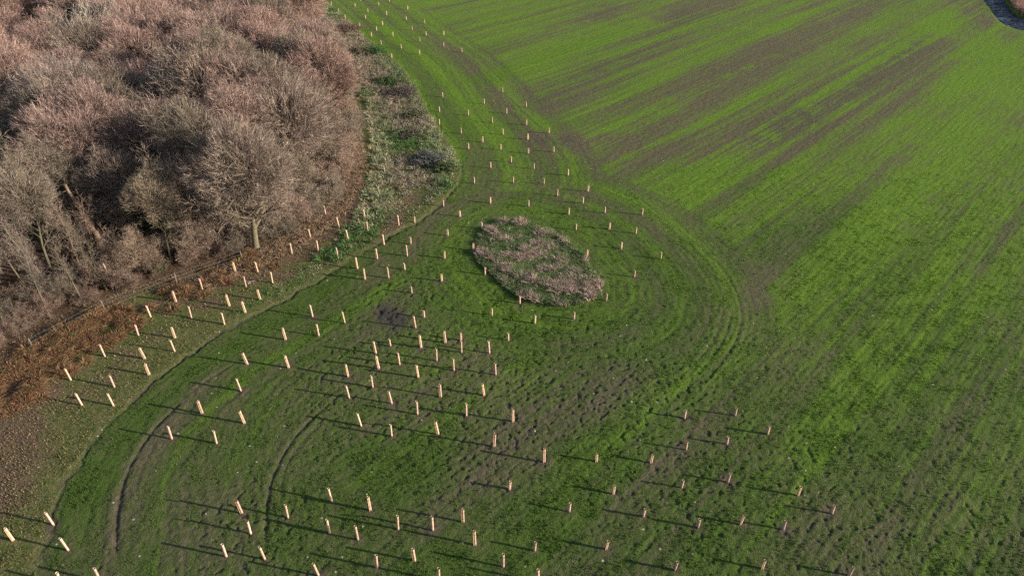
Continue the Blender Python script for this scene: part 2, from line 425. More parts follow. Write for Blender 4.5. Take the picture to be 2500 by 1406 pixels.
    lush_lit = np.clip(.27 + .22 * big - .60 * st + .0075 * (x - 10) + .0075 * (y - 40) + seg([(2500, 150), (2380, 280), (2200, 470)], 5, .35) + seg([(2320, 40), (2130, 180)], 4, .2), 0, 1)  # crop vigour, plus light painted in: brighter far off and to the right
    for i_, (gx0, gy0) in enumerate(GUARD_XY):                     # dug soil at the foot of the guards
        w_ = np.nonzero((np.abs(x - gx0) < 1.3) & (np.abs(y - gy0) < 1.3))[0]
        if len(w_):
            r_ = .28 + .3 * ((i_ * 37) % 10) / 10
            e_ = np.exp(-(((x[w_] - gx0) ** 2 + (y[w_] - gy0) ** 2) / r_ ** 2)) * (.25 + .6 * ((i_ * 53) % 7) / 7)
            soil[w_] += e_
            dark_soil[w_] = np.maximum(dark_soil[w_], .5 * e_)
    # --- margin: rough grass, leaf litter, wood floor
    litter = np.clip(sstep(-3.0, 1.0, sw + 2.2 * wob + mid) * .85 + sstep(-.12, .45, fbm(x / 2.2, y / 2.2, 3, 120)) * .75 * sstep(11, 5, -sw) * (x < -12)
                     + seg([(-40, 980), (20, 1080), (-60, 1230)], 3.0, .85) + seg([(330, 870), (200, 960)], 1.3, .4) + seg([(960, 560), (900, 630)], .9, .7) + seg([(1010, 480), (960, 540)], 1.2, .6) + seg([(500, 690), (620, 650), (740, 598), (830, 535), (872, 460)], 2.3, .85), 0, 1)
    litter = np.where(sw > 0, 1, litter) * mar
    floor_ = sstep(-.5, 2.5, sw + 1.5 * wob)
    cutd = np.abs(sd - .05)
    # --- relief
    clod = pn(x / .55, y / .55, 20) * .5 + pn(x / .27, y / .27, 21) * .35 + pn(x / .14, y / .14, 22) * .22
    amp = .046 + .035 * pock + .015 * sstep(.4, .8, soil) - .025 * mar
    z = height(x, y) + clod * amp
    holes = sstep(.16, .42, pn(x / .45, y / .45, 30) + .5 * pn(x / .22, y / .22, 31))
    z -= holes * (.018 + .042 * pock) * ~mar
    z += .035 * pn(q / .3, l / 3, 36) * (1 - head) * (1 - isl) * ~mar
    z += pn(sd / .4, y / 3.5, 33) * .035 * head * ~mar + pn(so_ / .4, np.arctan2(y - 53.5, x - 2.5) * 5, 34) * .04 * isl
    z -= .065 * np.exp(-(furd / .14) ** 2) - .02 * np.exp(-((furd - .42) / .2) ** 2)
    z += .05 * sstep(.35, -.45, sd + .15 * mid) - .10 * np.exp(-((sd - .22 - .1 * mid) / .15) ** 2) * np.clip(.55 + 1.2 * wob, 0, 1.2)
    z += .22 * sstep(.3, -2.0, so_)
    z -= .7 * sstep(.8, -.8, sp)
    rut = .8 * np.exp(-(furd / .2) ** 2) + .9 * np.exp(-((sd - .2) / .2) ** 2) * sstep(-.5, .3, wob + .2)
    soil = np.clip(soil + .5 * rut + .3 * holes * pock, 0, 1)
    dark_soil = np.clip(dark_soil + .3 * rut + .35 * holes * pock, 0, 1)  # soil toned darker along ruts and in pock holes
    island = (so_ < 0)
    return z, soil, lush_lit, litter, mar * 1.0, floor_ * mar, dark_soil, np.clip(island * 1.0, 0, 1), (1 - head) * (1 - isl)

NU, NY = 1000, 900
u = np.linspace(-1.1, 1.1, NU)
u = np.concatenate([[-40, -14, -6, -3.2, -2.2, -1.6, -1.35, -1.2], u, [1.2, 1.35, 1.6, 2.2, 3.2, 6, 14, 40]])
yy = 20.5 * (172 / 20.5) ** np.linspace(0, 1, NY)
yy = np.concatenate([[-900, -260, -90, -40, -15, 0, 9, 14, 17.5, 19.5], yy, [176, 184, 198, 225, 280, 400, 700, 1400, 4000]])
hw = np.maximum(28.3 + .606 * (yy - 22.2), 26.)
GX = (u[None, :] * hw[:, None]).astype(np.float32)
GY = np.repeat(yy[:, None], len(u), 1).astype(np.float32)
gf = ground_fields(GX.ravel(), GY.ravel())
near = (np.abs(GX.ravel()) < 1.12 * np.repeat(hw, len(u))) & (GY.ravel() > 20) & (GY.ravel() < 174)
gz = np.where(near, gf[0], height(GX.ravel(), GY.ravel()) * (GY.ravel() < 300))
gm = MB()
ii = np.arange(len(yy) * len(u)).reshape(len(yy), len(u))
gm.add(np.stack([GX.ravel(), GY.ravel(), gz], 1), np.stack([ii[:-1, :-1], ii[:-1, 1:], ii[1:, 1:], ii[1:, :-1]], -1))
GM, gn, gl, gb = mat_new('field_ground', 0.95, 0.08)
ground = gm.obj('ground', [GM], smooth=True)
tag(ground, kind='structure')
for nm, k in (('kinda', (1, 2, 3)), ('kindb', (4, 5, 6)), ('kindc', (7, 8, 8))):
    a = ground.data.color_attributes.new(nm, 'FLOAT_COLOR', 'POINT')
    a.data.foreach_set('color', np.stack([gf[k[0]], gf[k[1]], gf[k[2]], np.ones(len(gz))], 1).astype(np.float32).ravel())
t = NT(gn, gl)
v = t.coord()
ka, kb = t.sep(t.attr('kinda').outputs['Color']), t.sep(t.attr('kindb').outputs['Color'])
kc = t.sep(t.attr('kindc').outputs['Color'])
isl_ = kc[0]
mp = gn.new('ShaderNodeMapping'); mp.vector_type = 'TEXTURE'
mp.inputs['Rotation'].default_value = (0, 0, math.atan2(RU[1], RU[0])); mp.inputs['Scale'].default_value = (48, 1, 1)
gl.new(v, mp.inputs['Vector'])
rowd = t.math('MULTIPLY', t.math('SUBTRACT', t.noise(mp.outputs[0], 2.0, 5, .72), .5), t.math('MULTIPLY', kc[1], 1.15))
nf, nm_, nl = t.noise(v, 9.0, 3, .65), t.noise(v, 2.6, 3, .6), t.noise(v, .45, 2)
nfine = t.noise(v, 22.0, 2, .6)
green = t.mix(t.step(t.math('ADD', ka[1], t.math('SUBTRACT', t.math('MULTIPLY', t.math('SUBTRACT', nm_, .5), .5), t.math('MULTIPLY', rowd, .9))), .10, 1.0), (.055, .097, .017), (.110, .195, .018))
green = t.mix(t.math('MULTIPLY', t.step(nfine, .54, .76), .7), green, (.135, .17, .045))
soilc = t.mix(t.step(nm_, .3, .7), (.080, .064, .038), (.120, .099, .066))
soilc = t.mix(t.step(nfine, .56, .74), soilc, (.20, .175, .135))
soilc = t.mix(kb[2], soilc, (.052, .044, .044))
sm = t.math('ADD', t.math('ADD', ka[0], rowd), t.math('ADD', t.math('MULTIPLY', t.math('SUBTRACT', nf, .5), 1.5), t.math('MULTIPLY', t.math('SUBTRACT', nm_, .5), .8)))
crop = t.mix(t.step(sm, -.12, 1.22), green, soilc)
rough_ = t.mix(t.step(nf, .38, .62), (.075, .088, .024), (.165, .145, .072))
rough_ = t.mix(t.step(nm_, .45, .65), rough_, (.066, .095, .020))
nleaf = t.noise(v, 17.0, 3, .7)
leaf = t.mix(t.step(nleaf, .42, .60), (.075, .052, .033), (.20, .14, .090))
leaf = t.mix(t.step(nfine, .60, .72), leaf, (.34, .25, .19))
leaf = t.mix(t.step(nm_, .56, .66), leaf, (.085, .095, .03))
dark = t.mix(t.step(nf, .4, .62), (.055, .038, .028), (.15, .088, .055))  # brown floor litter, darkened to carry the shade beneath the trees
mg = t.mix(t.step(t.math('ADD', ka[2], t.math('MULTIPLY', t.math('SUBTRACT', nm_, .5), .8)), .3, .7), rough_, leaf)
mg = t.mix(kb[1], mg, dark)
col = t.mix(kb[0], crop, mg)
col = t.mix(isl_, col, t.mix(nf, (.06, .12, .03), (.13, .15, .06)))
vo = gn.new('ShaderNodeTexVoronoi'); vo.inputs['Scale'].default_value = 1.15
gl.new(v, vo.inputs['Vector'])
stone = t.math('MULTIPLY', t.math('LESS_THAN', vo.outputs['Distance'], .075), t.math('GREATER_THAN', t.sep(vo.outputs['Color'])[0], .62))
col = t.mix(t.math('MULTIPLY', stone, t.math('SUBTRACT', 1.0, kb[1])), col, (.42, .40, .30))
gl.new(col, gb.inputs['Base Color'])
gb.inputs['Sheen Weight'].default_value = 0.25
gb.inputs['Sheen Roughness'].default_value = 0.45
gl.new(col, gb.inputs['Sheen Tint'])
gl.new(t.bump(t.math('ADD', t.math('MULTIPLY', nf, .6), t.math('MULTIPLY', nfine, .4)), .22, .9), gb.inputs['Normal'])

def gz_at(x, y):
    return height(np.asarray(x, np.float32), np.asarray(y, np.float32))

# water in the ditch: churned, half mud
px = np.array(POND)
cx = px.mean(0)
lvl = float(gz_at(*cx)) - .36
gx_, gy_ = np.meshgrid(np.arange(px[:, 0].min() - .5, px[:, 0].max() + .5, .18), np.arange(px[:, 1].min() - .5, px[:, 1].max() + .5, .18))
ok = sdist(gx_.ravel(), gy_.ravel(), POND).reshape(gx_.shape) > -.3
wz = lvl + .22 * pn((gx_ * .6 + gy_ * .8) / .55, (gx_ * .8 - gy_ * .6) / 1.6, 61) + .12 * pn(gx_ / .45, gy_ / .45, 62)
wi = np.arange(gx_.size).reshape(gx_.shape)
wq = np.stack([wi[:-1, :-1], wi[:-1, 1:], wi[1:, 1:], wi[1:, :-1]], -1)[ok[:-1, :-1] & ok[1:, 1:]]
wm = MB()
wm.add(np.stack([gx_, gy_, wz], -1), wq)
WM, n_, l_, b_ = mat_new('pond_water', .35, .3)
t = NT(n_, l_)
vv = t.coord()
pale_patch = t.step(t.noise(vv, .9, 4, .7, 1.0), .56, .66)  # pale blue-grey patches in the dark water
l_.new(t.mix(pale_patch, (.010, .011, .020), (.13, .14, .18)), b_.inputs['Base Color'])
l_.new(t.bump(t.noise(vv, 2.5, 3, .6, 1.0), .12, .6), b_.inputs['Normal'])
tag(wm.obj('pond_water', [WM]), kind='structure')

# ------------------------------------------------------------------ bare trees
def grow(P, D, L, R, nseg, wob, trop, rng, tip=.35):
    n = len(P)
    pts, rad = np.empty((n, nseg + 1, 3)), np.empty((n, nseg + 1))
    pts[:, 0], rad[:, 0] = P, R
    d = D.copy()
    for i in range(nseg):
        d = unit(d + rng.normal(0, wob, (n, 3)) + np.array([0, 0, trop]))
        pts[:, i + 1] = pts[:, i] + d * (L / nseg)[:, None]
        rad[:, i + 1] = R * (1 - (1 - tip) * (i + 1) / nseg)
    return pts, rad

def spawn(pts, rad, k, tlo, ang, ratio, rng, rr=.62, thi=1.0):
    n, s, _ = pts.shape
    t_ = np.tile(np.linspace(tlo, thi, k), n) + rng.uniform(-.5, .5, n * k) * (thi - tlo) / k
    t_ = np.clip(t_, 0, .999) * (s - 1)
    i = np.repeat(np.arange(n), k)
    j = t_.astype(int)
    fr = (t_ - j)[:, None]
    P = pts[i, j] * (1 - fr) + pts[i, j + 1] * fr
    T = unit(pts[i, j + 1] - pts[i, j])
    r = rad[i, j] * (1 - fr[:, 0]) + rad[i, j + 1] * fr[:, 0]
    u_, v_ = perp(T)
    az = np.tile(np.arange(k) * 2.4, n) + np.repeat(rng.uniform(0, 6.28, n), k) + rng.normal(0, .4, n * k)
    a = np.radians(rng.uniform(*ang, n * k))
    D = T * np.cos(a)[:, None] + (u_ * np.cos(az)[:, None] + v_ * np.sin(az)[:, None]) * np.sin(a)[:, None]
    plen = np.linalg.norm(np.diff(pts, axis=1), axis=2).sum(1)
    L = plen[i] * rng.uniform(ratio[0], ratio[1], n * k) * (1.15 - .5 * t_ / (s - 1))
    return P, D, L, r * rr

def twigs(mb, P, D, L, w, rng, trop=.25, mat=1):
    m = P + D * (L * .5)[:, None]
    D2 = unit(D + rng.normal(0, .22, D.shape) + np.array([0, 0, trop]))
    e = m + D2 * (L * .5)[:, None]
    sd = unit(np.cross(D, rng.normal(0, 1, D.shape)))
    ribbons(mb, P, m, e, w, sd, mat, np.repeat(rng.choice([.45, .7, 1.0, 1.3, 1.8], (len(P), 1)), 3, 1))

def make_tree(seed, H, bole, r0, nl, lang, llen, up, counts, twl, tww, stems=1, spread=.1, low=.42, shell=None):
    """-> (trunk mesh data, crown mesh data)"""
    rng = np.random.default_rng(seed)
    tr, cr = MB(), MB()
    P = np.zeros((stems, 3)); P[:, 2] = -.25
    if stems > 1:
        P[:, :2] = rng.normal(0, .25, (stems, 2))
        az = np.arange(stems) * 6.28 / stems + rng.uniform(0, .6, stems)
        D = np.stack([np.cos(az) * spread, np.sin(az) * spread, np.ones(stems)], 1) * 1.0
        D = unit(D + rng.normal(0, spread * .3, (stems, 3)))
    else:
        D = unit(np.array([[0, 0, 1.]]) + rng.normal(0, .04, (1, 3)))
    Lt = H * bole * rng.uniform(.85, 1.1, stems)
    pts, rad = grow(P, D, Lt, np.full(stems, r0) * rng.uniform(.7, 1.1, stems), 9, .05, .02, rng, .5)
    rad[:, 0] *= 1.35
    tubes(tr, pts, rad, 9)
    p, d, L, r = spawn(pts, rad, nl, low, lang, (1, 1), rng, .55)
    L = np.array(H * rng.uniform(*llen, len(L)))
    lead = unit(pts[:, -1] - pts[:, -2])
    p, d = np.concatenate([p, pts[:, -1]]), np.concatenate([d, lead])
    L, r = np.concatenate([L, np.full(stems, H * llen[1])]), np.concatenate([r, rad[:, -1] * .95])
    pts, rad = grow(p, d, L, r, 7, .13, up, rng, .3)
    tubes(cr, pts, rad, 6, 0, np.ones(3))
    p, d, L, r = spawn(pts, rad, counts[0], .18, (28, 62), (.36, .6), rng)
    p2, r2 = grow(p, d, L, r, 5, .15, up * .9, rng, .3)
    tubes(cr, p2, np.maximum(r2, .014), 4, 0, np.ones(3))
    p, d, L, r = spawn(p2, r2, counts[1], .15, (25, 60), (.38, .62), rng)
    p3, r3 = grow(p, d, L, r, 3, .16, up, rng, .35)
    tubes(cr, p3, np.maximum(r3, .010), 3, 1, np.ones(3))
    p, d, L, r = spawn(p3, r3, counts[2], .15, (20, 55), (.5, .8), rng)
    m = L < .25
    L[m] = .25
    twigs(cr, p, d, np.clip(L, .3, 1.3) * twl, tww * rng.uniform(.7, 1.2, len(L)), rng, up * 1.4)
    p4 = p + d * (L * .45)[:, None]
    k = counts[3]
    pp = np.repeat(p4, k, 0) + rng.normal(0, .05, (len(p4) * k, 3))
    dd = unit(np.repeat(d, k, 0) + rng.normal(0, .55, (len(p4) * k, 3)) + np.array([0, 0, up]))
    twigs(cr, pp, dd, rng.uniform(.35, .8, len(pp)) * twl, tww * .8 * rng.uniform(.7, 1.2, len(pp)), rng, up)
    if shell:                                                         # outermost shoots, bristling outward over domed boughs
        n, rx, zc, rz = shell
        nb = 26
        bd = rng.normal(0, 1, (nb, 3)); bd[:, 2] = np.abs(bd[:, 2]) * 1.1 - .25
        bd = unit(bd)
        k = rng.integers(0, nb, n)
        off = rng.normal(0, 1, (n, 3)); off = unit(off)
        hub = bd * np.array([rx, rx, rz]) * .62
        br = rng.uniform(.30, .46, nb)[k][:, None] * rx * (rng.uniform(.55, 1.0, (n, 1)) ** .5)
        end = hub[k] + off * br
        ok = (end * bd[k]).sum(1) > (hub[k] * bd[k]).sum(1) * .9
        end, k = end[ok], k[ok]
        org = hub[k] * .55
        d = unit(unit(end - org) + [0, 0, up * 2.5] + rng.normal(0, .16, end.shape))
        L = rng.uniform(.8, 1.9, len(end)) * rx / 5
        P = end - d * L[:, None] + [0, 0, zc]
        twigs(cr, P, d, L, tww * rng.uniform(.9, 2.0, len(L)), rng, up * 1.2)
        q_ = np.repeat(P + d * (L * .5)[:, None], 3, 0)
        dq = unit(np.repeat(d, 3, 0) + rng.normal(0, .45, (len(q_), 3)))
        twigs(cr, q_, dq, rng.uniform(.3, .7, len(q_)), tww * rng.uniform(.7, 1.3, len(q_)), rng, up * 1.2)
    return tr, cr

PROTO = {}
def proto_tree(kind, n, bark, twig, **kw):
    PROTO[kind] = []
    for i in range(n):
        tr, cr = make_tree(100 + 13 * i + len(kind) * 7, **kw)
        PROTO[kind].append((tr.mesh('tree_trunk', [bark], True), cr.mesh('tree_crown', [bark, twig])))

proto_tree('oak', 3, M_BARK, M_TWIG, H=14.5, bole=.42, r0=.36, nl=11, lang=(35, 78), llen=(.34, .46), up=.07, counts=(8, 7, 5, 1), twl=.9, tww=.012, shell=(6500, 6.0, 8.2, 6.0))
proto_tree('edge', 3, M_BARK, M_TWIG, H=13.0, bole=.50, r0=.26, nl=15, lang=(40, 92), llen=(.26, .42), up=.06, counts=(8, 7, 5, 1), twl=.9, tww=.012, low=.16, shell=(6500, 5.2, 6.4, 6.6))
proto_tree('thicket', 2, M_BARK, M_TWIG, H=7.5, bole=.5, r0=.09, nl=5, lang=(20, 70), llen=(.26, .45), up=.09, counts=(6, 5, 4, 2), twl=.9, tww=.010, stems=4, spread=.3, low=.15)
proto_tree('ash', 3, M_BARK, M_TWIG, H=14.5, bole=.62, r0=.20, nl=12, lang=(22, 48), llen=(.26, .40), up=.13, counts=(8, 6, 5, 1), twl=1.0, tww=.012, shell=(4500, 4.4, 10.0, 4.6))
proto_tree('pole', 3, M_BARK, M_TWIG, H=12.0, bole=.80, r0=.12, nl=11, lang=(16, 50), llen=(.12, .26), up=.13, counts=(5, 4, 3, 1), twl=.8, tww=.010, low=.45)
proto_tree('sapling', 2, M_BARK, M_TWIG, H=9.5, bole=.68, r0=.10, nl=9, lang=(18, 42), llen=(.22, .34), up=.12, counts=(7, 5, 4, 2), twl=.9, tww=.010)
proto_tree('pale', 1, M_PALE, M_PALE, H=15, bole=.55, r0=.17, nl=4, lang=(15, 38), llen=(.30, .45), up=.12, counts=(6, 4, 2, 1), twl=1.0, tww=.010, stems=8, spread=.36)
proto_tree('pale_shrub', 1, M_PALE, M_PALE, H=6.5, bole=.40, r0=.07, nl=5, lang=(20, 55), llen=(.35, .5), up=.08, counts=(7, 5, 4, 2), twl=1.0, tww=.008, stems=4, spread=.4)
proto_tree('shrub', 3, M_BARK, M_TWIG, H=3.0, bole=.5, r0=.035, nl=5, lang=(20, 55), llen=(.3, .5), up=.08, counts=(5, 4, 3, 2), twl=.55, tww=.008, stems=6, spread=.55)

def place_tree(kind, x, y, label, group, size=1.0, tint=(1, 1, 1), name='bare_tree', cat='tree', rz=None, variant=None, lean=(0, 0)):
    rng = random.Random(int(x * 131 + y * 977))
    tm, cm = PROTO[kind][rng.randrange(len(PROTO[kind])) if variant is None else variant]
    o = thing(name, label, cat, (x, y, float(gz_at(x, y))), rng.uniform(0, 6.28) if rz is None else rz, group)
    o.rotation_euler = (lean[0], lean[1], o.rotation_euler[2])
    o.scale = (size * rng.uniform(.9, 1.1), size * rng.uniform(.9, 1.1), size)
    for nm, d in (('trunk' if kind not in ('shrub', 'pale_shrub') else 'stem', tm), ('crown', cm)):
        c = link(nm, d, o)
        c.color = (*tint, 1)
    return o

ORD = 'first second third fourth fifth sixth seventh eighth ninth tenth eleventh twelfth thirteenth fourteenth fifteenth sixteenth seventeenth eighteenth nineteenth twentieth'.split()
TENS = {2: 'twent', 3: 'thirt', 4: 'fort', 5: 'fift', 6: 'sixt', 7: 'sevent', 8: 'eight', 9: 'ninet'}
def nth(i):
    if i < 20:
        return ORD[i]
    a, b = divmod(i + 1, 10)
    return TENS[a] + ('ieth' if b == 0 else 'y-' + ORD[b - 1])

NUMW = 'one two three four five six seven eight nine ten eleven twelve thirteen fourteen fifteen sixteen seventeen eighteen nineteen twenty'.split()
def num(n):
    return NUMW[n - 1] if n <= 20 else 'many'

# trees one can pick out: kind, base in the photograph, size, tint, variant, label
PICK = [
    ('oak', (626, 606), .96, (.92, .90, .84), 0, 'broad oak with a thick bare trunk at the front of the wood'),
    ('oak', (735, 470), .95, (1.0, .97, .92), 1, 'spreading bare tree with olive limbs just behind the front oak'),
    ('pale', (296, 238), .92, (1.05, 1.02, .97), 0, 'pale multi-stemmed tree fanning out above the dark gap'),
    ('pale_shrub', (-70, 690), .82, (1.0, .98, .98), 0, 'pale silvery twiggy tree cut off by the picture edge'),
    ('ash', (420, 640), .66, (.95, .95, .80), 1, 'low greenish bare tree leaning over the fence post'),
    ('oak', (395, 500), .86, (1.12, .98, .92), 2, 'rounded pinkish bare tree between holly bush and oak'),
    ('oak', (800, 330), .95, (1.12, .96, .92), 1, 'rosy rounded bare tree facing the bramble strip'),
    ('edge', (330, 575), .78, (.95, .92, .85), 0, 'low-branched bare tree between the bracken thicket and the rounded tree'),
    ('edge', (510, 575), .80, (1.08, .98, .94), 1, 'low-branched rosy tree tucked against the oak on its wood side'),
    ('thicket', (480, 625), .8, (1.0, .94, .85), 1, 'bushy small tree between the fence post and the oak trunk'),
    ('thicket', (350, 665), .7, (.9, .84, .74), 0, 'bushy small tree at the fence foot beside the low green bush'),
    ('ash', (560, 420), 1.0, (1.05, 1.02, .93), 2, 'tall bare tree with pale limbs behind the front oak'),
]
pick_xy = []
for kind, b, s, tint, var, lab in PICK:
    x, y = at(*b)
    pick_xy.append((x, y, 3.3 if kind == 'oak' else 5.5 if kind == 'pale' else 2.2))
    place_tree(kind, x, y, lab, None, s, tint, variant=var)

GAPS = [(at(480, 300), 5.0), (at(90, 480), 3.5), (at(470, 200), 4.0)]   # darker openings in the wood
rng = random.Random(5)
spots = []
nr = np.random.default_rng(5)
cx_, cy_ = nr.uniform(-125, -12, 30000), nr.uniform(36, 190, 30000)
csw = sdist(cx_, cy_, WOOD)
for x, y, sw in zip(cx_, cy_, csw):
    x, y, sw = float(x), float(y), float(sw)
    if sw < 1.2:
        continue
    pxx, pyy = proj(x, y, 7)
    if pxx < -190 or proj(x, y, 14)[1] > 1100 or proj(x, y, 15)[1] < -140 and pyy < -60:
        continue
    if any(math.hypot(x - g[0], y - g[1]) < r for g, r in GAPS):
        continue
    if any(math.hypot(x - a, y - b) < r for a, b, r in pick_xy):
        continue
    dmin = 5.5 if y > 75 else 4.0 if y > 62 else 2.3
    if any(math.hypot(x - a, y - b) < dmin for a, b, *_ in spots):
        continue
    spots.append((x, y, sw, pxx, pyy))
zones = {}
for x, y, sw, pxx, pyy in spots:
    r = random.Random(int(x * 71 + y * 37))
    if y < 62 and pxx < 420:                                   # thin stems in the near corner of the wood
        kind = r.choice(['pole', 'pole', 'pole', 'ash' if sw > 6 else 'pole'])
    elif sw < 5.5:
        kind = r.choice(['edge', 'edge', 'thicket', 'edge'])
    else:
        kind = r.choice(['oak', 'ash', 'ash', 'oak'])
    warm = r.random()
    tint = ((1.14, 1.0, .98), (.98, .98, .90), (1.16, 1.03, 1.03), (.80, .82, .74), (1.22, 1.06, 1.02), (1.02, 1.03, 1.02))[r.randrange(6)]
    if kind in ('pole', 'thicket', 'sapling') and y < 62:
        tint = tuple(c_ * .80 for c_ in tint)  # near stems tinted down, painting in the dim light of the thicket
    elif y > 75 and r.random() < .5:
        tint = (1.24, 1.06, 1.03)
    size = r.uniform(.74, 1.06) * (.80 if sw < 2.6 else 1) * (.80 if y < 62 else 1)
    tone = 'rosy' if tint[0] > tint[2] * 1.12 and tint[0] > .85 else 'olive-brown'
    form = {'oak': 'broad tree', 'edge': 'low-branched tree', 'thicket': 'bushy small tree', 'pole': 'slender tall tree', 'ash': 'upright tree', 'sapling': 'thin young tree'}[kind]
    if sw < 6.5 and y > 62:
        zone = 'on the wood edge facing the brambles' if y > 75 else 'on the wood edge near the oak'
    elif y < 50:
        zone = 'in the corner behind the bracken'
    elif y < 62:
        zone = 'in the thicket behind the fence'
    elif y < 78:
        zone = 'in the wood behind the dark thicket' if pxx < 380 else 'in the wood behind the front oak'
    elif y < 100:
        zone = 'beside the dark opening in the wood' if pxx > 350 else 'in the wood below the pale tree'
    elif y < 128:
        zone = 'in the wood beyond the dark opening' if pxx > 350 else 'in the wood around the pale tree'
    else:
        zone = 'at the far end of the wood'
    zones.setdefault((tone, form, zone), []).append((pxx, kind, x, y, size, tint))
for (tone, form, zone), L in zones.items():
    L.sort()
    for i, (pxx, kind, x, y, size, tint) in enumerate(L):
        lab = f'{tone} {form} {zone}' + (f', {nth(i)} from the left' if len(L) > 1 else '')
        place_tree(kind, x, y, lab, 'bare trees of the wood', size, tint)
NTREES = len(spots)

# bare shrubs along the foot of the wood
shr = []
sx_, sy_ = nr.uniform(-62, -14, 9000), nr.uniform(38, 130, 9000)
ssw = sdist(sx_, sy_, WOOD)
for x, y, sw in zip(sx_, sy_, ssw):
    x, y = float(x), float(y)
    if len(shr) >= 150:
        break
    pxx = proj(x, y, 0)[0]
    if not (-.8 < sw < (6 if y < 62 else 3.8)) or pxx < -40 or any(math.hypot(x - a, y - b) < 1.45 for a, b, _ in shr):
        continue
    if y < 58 and sw < .9:
        continue
    shr.append((x, y, pxx))
sz = {}
for x, y, pxx in shr:
    zone = ('under the thin stems behind the bracken' if y < 46 else 'in the undergrowth behind the fence' if y < 52 else 'in the thicket above the fence line' if y < 58
            else 'in the undergrowth next to the oak trunk' if y < 64 else 'at the wood foot above the oak' if y < 76 else 'along the wood edge by the bramble strip')
    sz.setdefault(zone, []).append((pxx, x, y))
for zone, L in sz.items():
    L.sort()
    for i, (pxx, x, y) in enumerate(L):
        r = random.Random(int(x * 31 + y * 53))
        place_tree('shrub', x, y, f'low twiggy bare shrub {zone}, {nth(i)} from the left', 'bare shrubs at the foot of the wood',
                   r.uniform(.5, 1.0) if y < 60 else r.uniform(.7, 1.35), tuple(c_ * (.68 if y < 60 else 1) for c_ in ((1.10, .98, .90), (.92, .94, .85), (1.08, .95, .86))[r.randrange(3)]), 'bare_shrub', 'shrub')  # near shrubs tinted darker, the thicket's shade put into their colour

# evergreen hollies in the wood
def holly(px, py, r, h, label, seed):
    x, y = at(px, py)
    g = np.random.default_rng(seed)
    o = thing('holly_bush', label, 'bush', (x, y, float(gz_at(x, y))), 0, 'evergreen bushes in the wood')
    st = MB()
    D = unit(np.column_stack([g.normal(0, .35, 5), g.normal(0, .35, 5), np.ones(5)]))
    p_, r_ = grow(np.zeros((5, 3)) - [0, 0, .2], D, np.full(5, h * .75), np.full(5, .07), 5, .1, .02, g)
    tubes(st, p_, r_, 6)
    st.obj('stem', [M_BARK], o)
    n = int(2600 * r * r)
    a = g.normal(0, 1, (n, 3)); a /= np.linalg.norm(a, axis=1)[:, None]
    rad = g.uniform(.45, 1, n) ** .6
    lump = 1 + .35 * pn(a[:, 0] * 2.2 + seed, a[:, 1] * 2.2 + a[:, 2] * 1.7)
    P = a * (rad * lump)[:, None] * [r, r, h * .48] + [0, 0, h * .55]
    d = unit(a + g.normal(0, .6, (n, 3)))
    sd = unit(np.cross(d, g.normal(0, 1, (n, 3))))
    L = g.uniform(.10, .2, n)[:, None]
    c = np.array([.030, .062, .014]) * g.uniform(.6, 1.7, (n, 1)) + np.array([.05, .05, 0]) * (g.random((n, 1)) < .14)
    m = MB()
    ribbons(m, P, P + d * L * .5, P + d * L, .05, sd, 0, c)
    m.obj('foliage', [M_BLADE], o)
for a in ((308, 430, 1.5, 3.6, 'dark green holly bush among rosy bare crowns', 1), (170, 240, 2.0, 4.5, 'olive-green bush beneath the pale multi-stemmed tree', 2), (225, 320, 1.6, 6.0, 'tall dark evergreen beside the olive-green bush', 3),
          (385, 570, 1.5, 3.2, 'dark ivy-green bush behind the low greenish tree', 4), (385, 662, .9, 1.3, 'low bramble-green bush at the fence foot of the wood', 5), (585, 520, 1.1, 7.0, 'ivy-clad green column beside the oak trunk', 6),
          (130, 400, 1.7, 3.6, 'shaded green bush in the upper dark gap', 7)):
    holly(*a)

# dead wood
def branch(name, label, cat, pts, r0, r1, mat):       # pts: (px, py of the ground point, height)
    P = []
    for a, b, z in pts:
        x, y = at(a, b)
        P.append((x, y, z))
    P = np.array(P, float)
    base = P[0].copy(); base[2] = 0
    o = thing(name, label, cat, tuple(base))
    n = len(P)
    s_ = np.linspace(0, n - 1, 14)
    Q = np.stack([np.interp(s_, range(n), P[:, k]) for k in range(3)], 1) - base
    g = np.random.default_rng(len(label))
    Q += g.normal(0, .04, Q.shape)
    m = MB()
    rr = np.linspace(r0, r1, 14)
    d = unit(np.gradient(Q, axis=0)); u_, v_ = perp(d)
    a = np.arange(7) * 2 * np.pi / 7
    V = Q[:, None, :] + rr[:, None, None] * (np.cos(a)[None, :, None] * u_[:, None] + np.sin(a)[None, :, None] * v_[:, None])
    i = np.arange(14 * 7).reshape(14, 7)
    m.add(V, np.stack([i[:-1], np.roll(i[:-1], -1, 1), np.roll(i[1:], -1, 1), i[1:]], -1))
    m.obj('trunk', [mat], o, True)
    k = 5
    j = np.linspace(5, 12, k).astype(int)
    D = unit(g.normal(0, 1, (k, 3)) + [0, 0, .6])
    p_, r_ = grow(Q[j], D, g.uniform(.5, 1.4, k), rr[j] * .4, 4, .2, .0, g, .2)
    for q_ in range(k if r0 > .1 else 2):
        m = MB(); tubes(m, p_[q_:q_ + 1], r_[q_:q_ + 1], 5); m.obj('stub_branch', [mat], o, True)
branch('fallen_log', 'curved pale fallen trunk lying in the dark thicket', 'dead wood', [(165, 662, .9), (185, 680, .5), (212, 682, .4), (232, 672, .6), (240, 664, .9), (236, 655, 1.3)], .16, .22, M_DEAD)
branch('broken_tree', 'reddish broken trunk leaning among dark stems above the fallen trunk', 'dead wood', [(262, 640, 0), (262, 640, 2.6), (252, 636, 4.2), (240, 632, 6.0), (230, 630, 7.6)], .30, .12, M_DEAD)
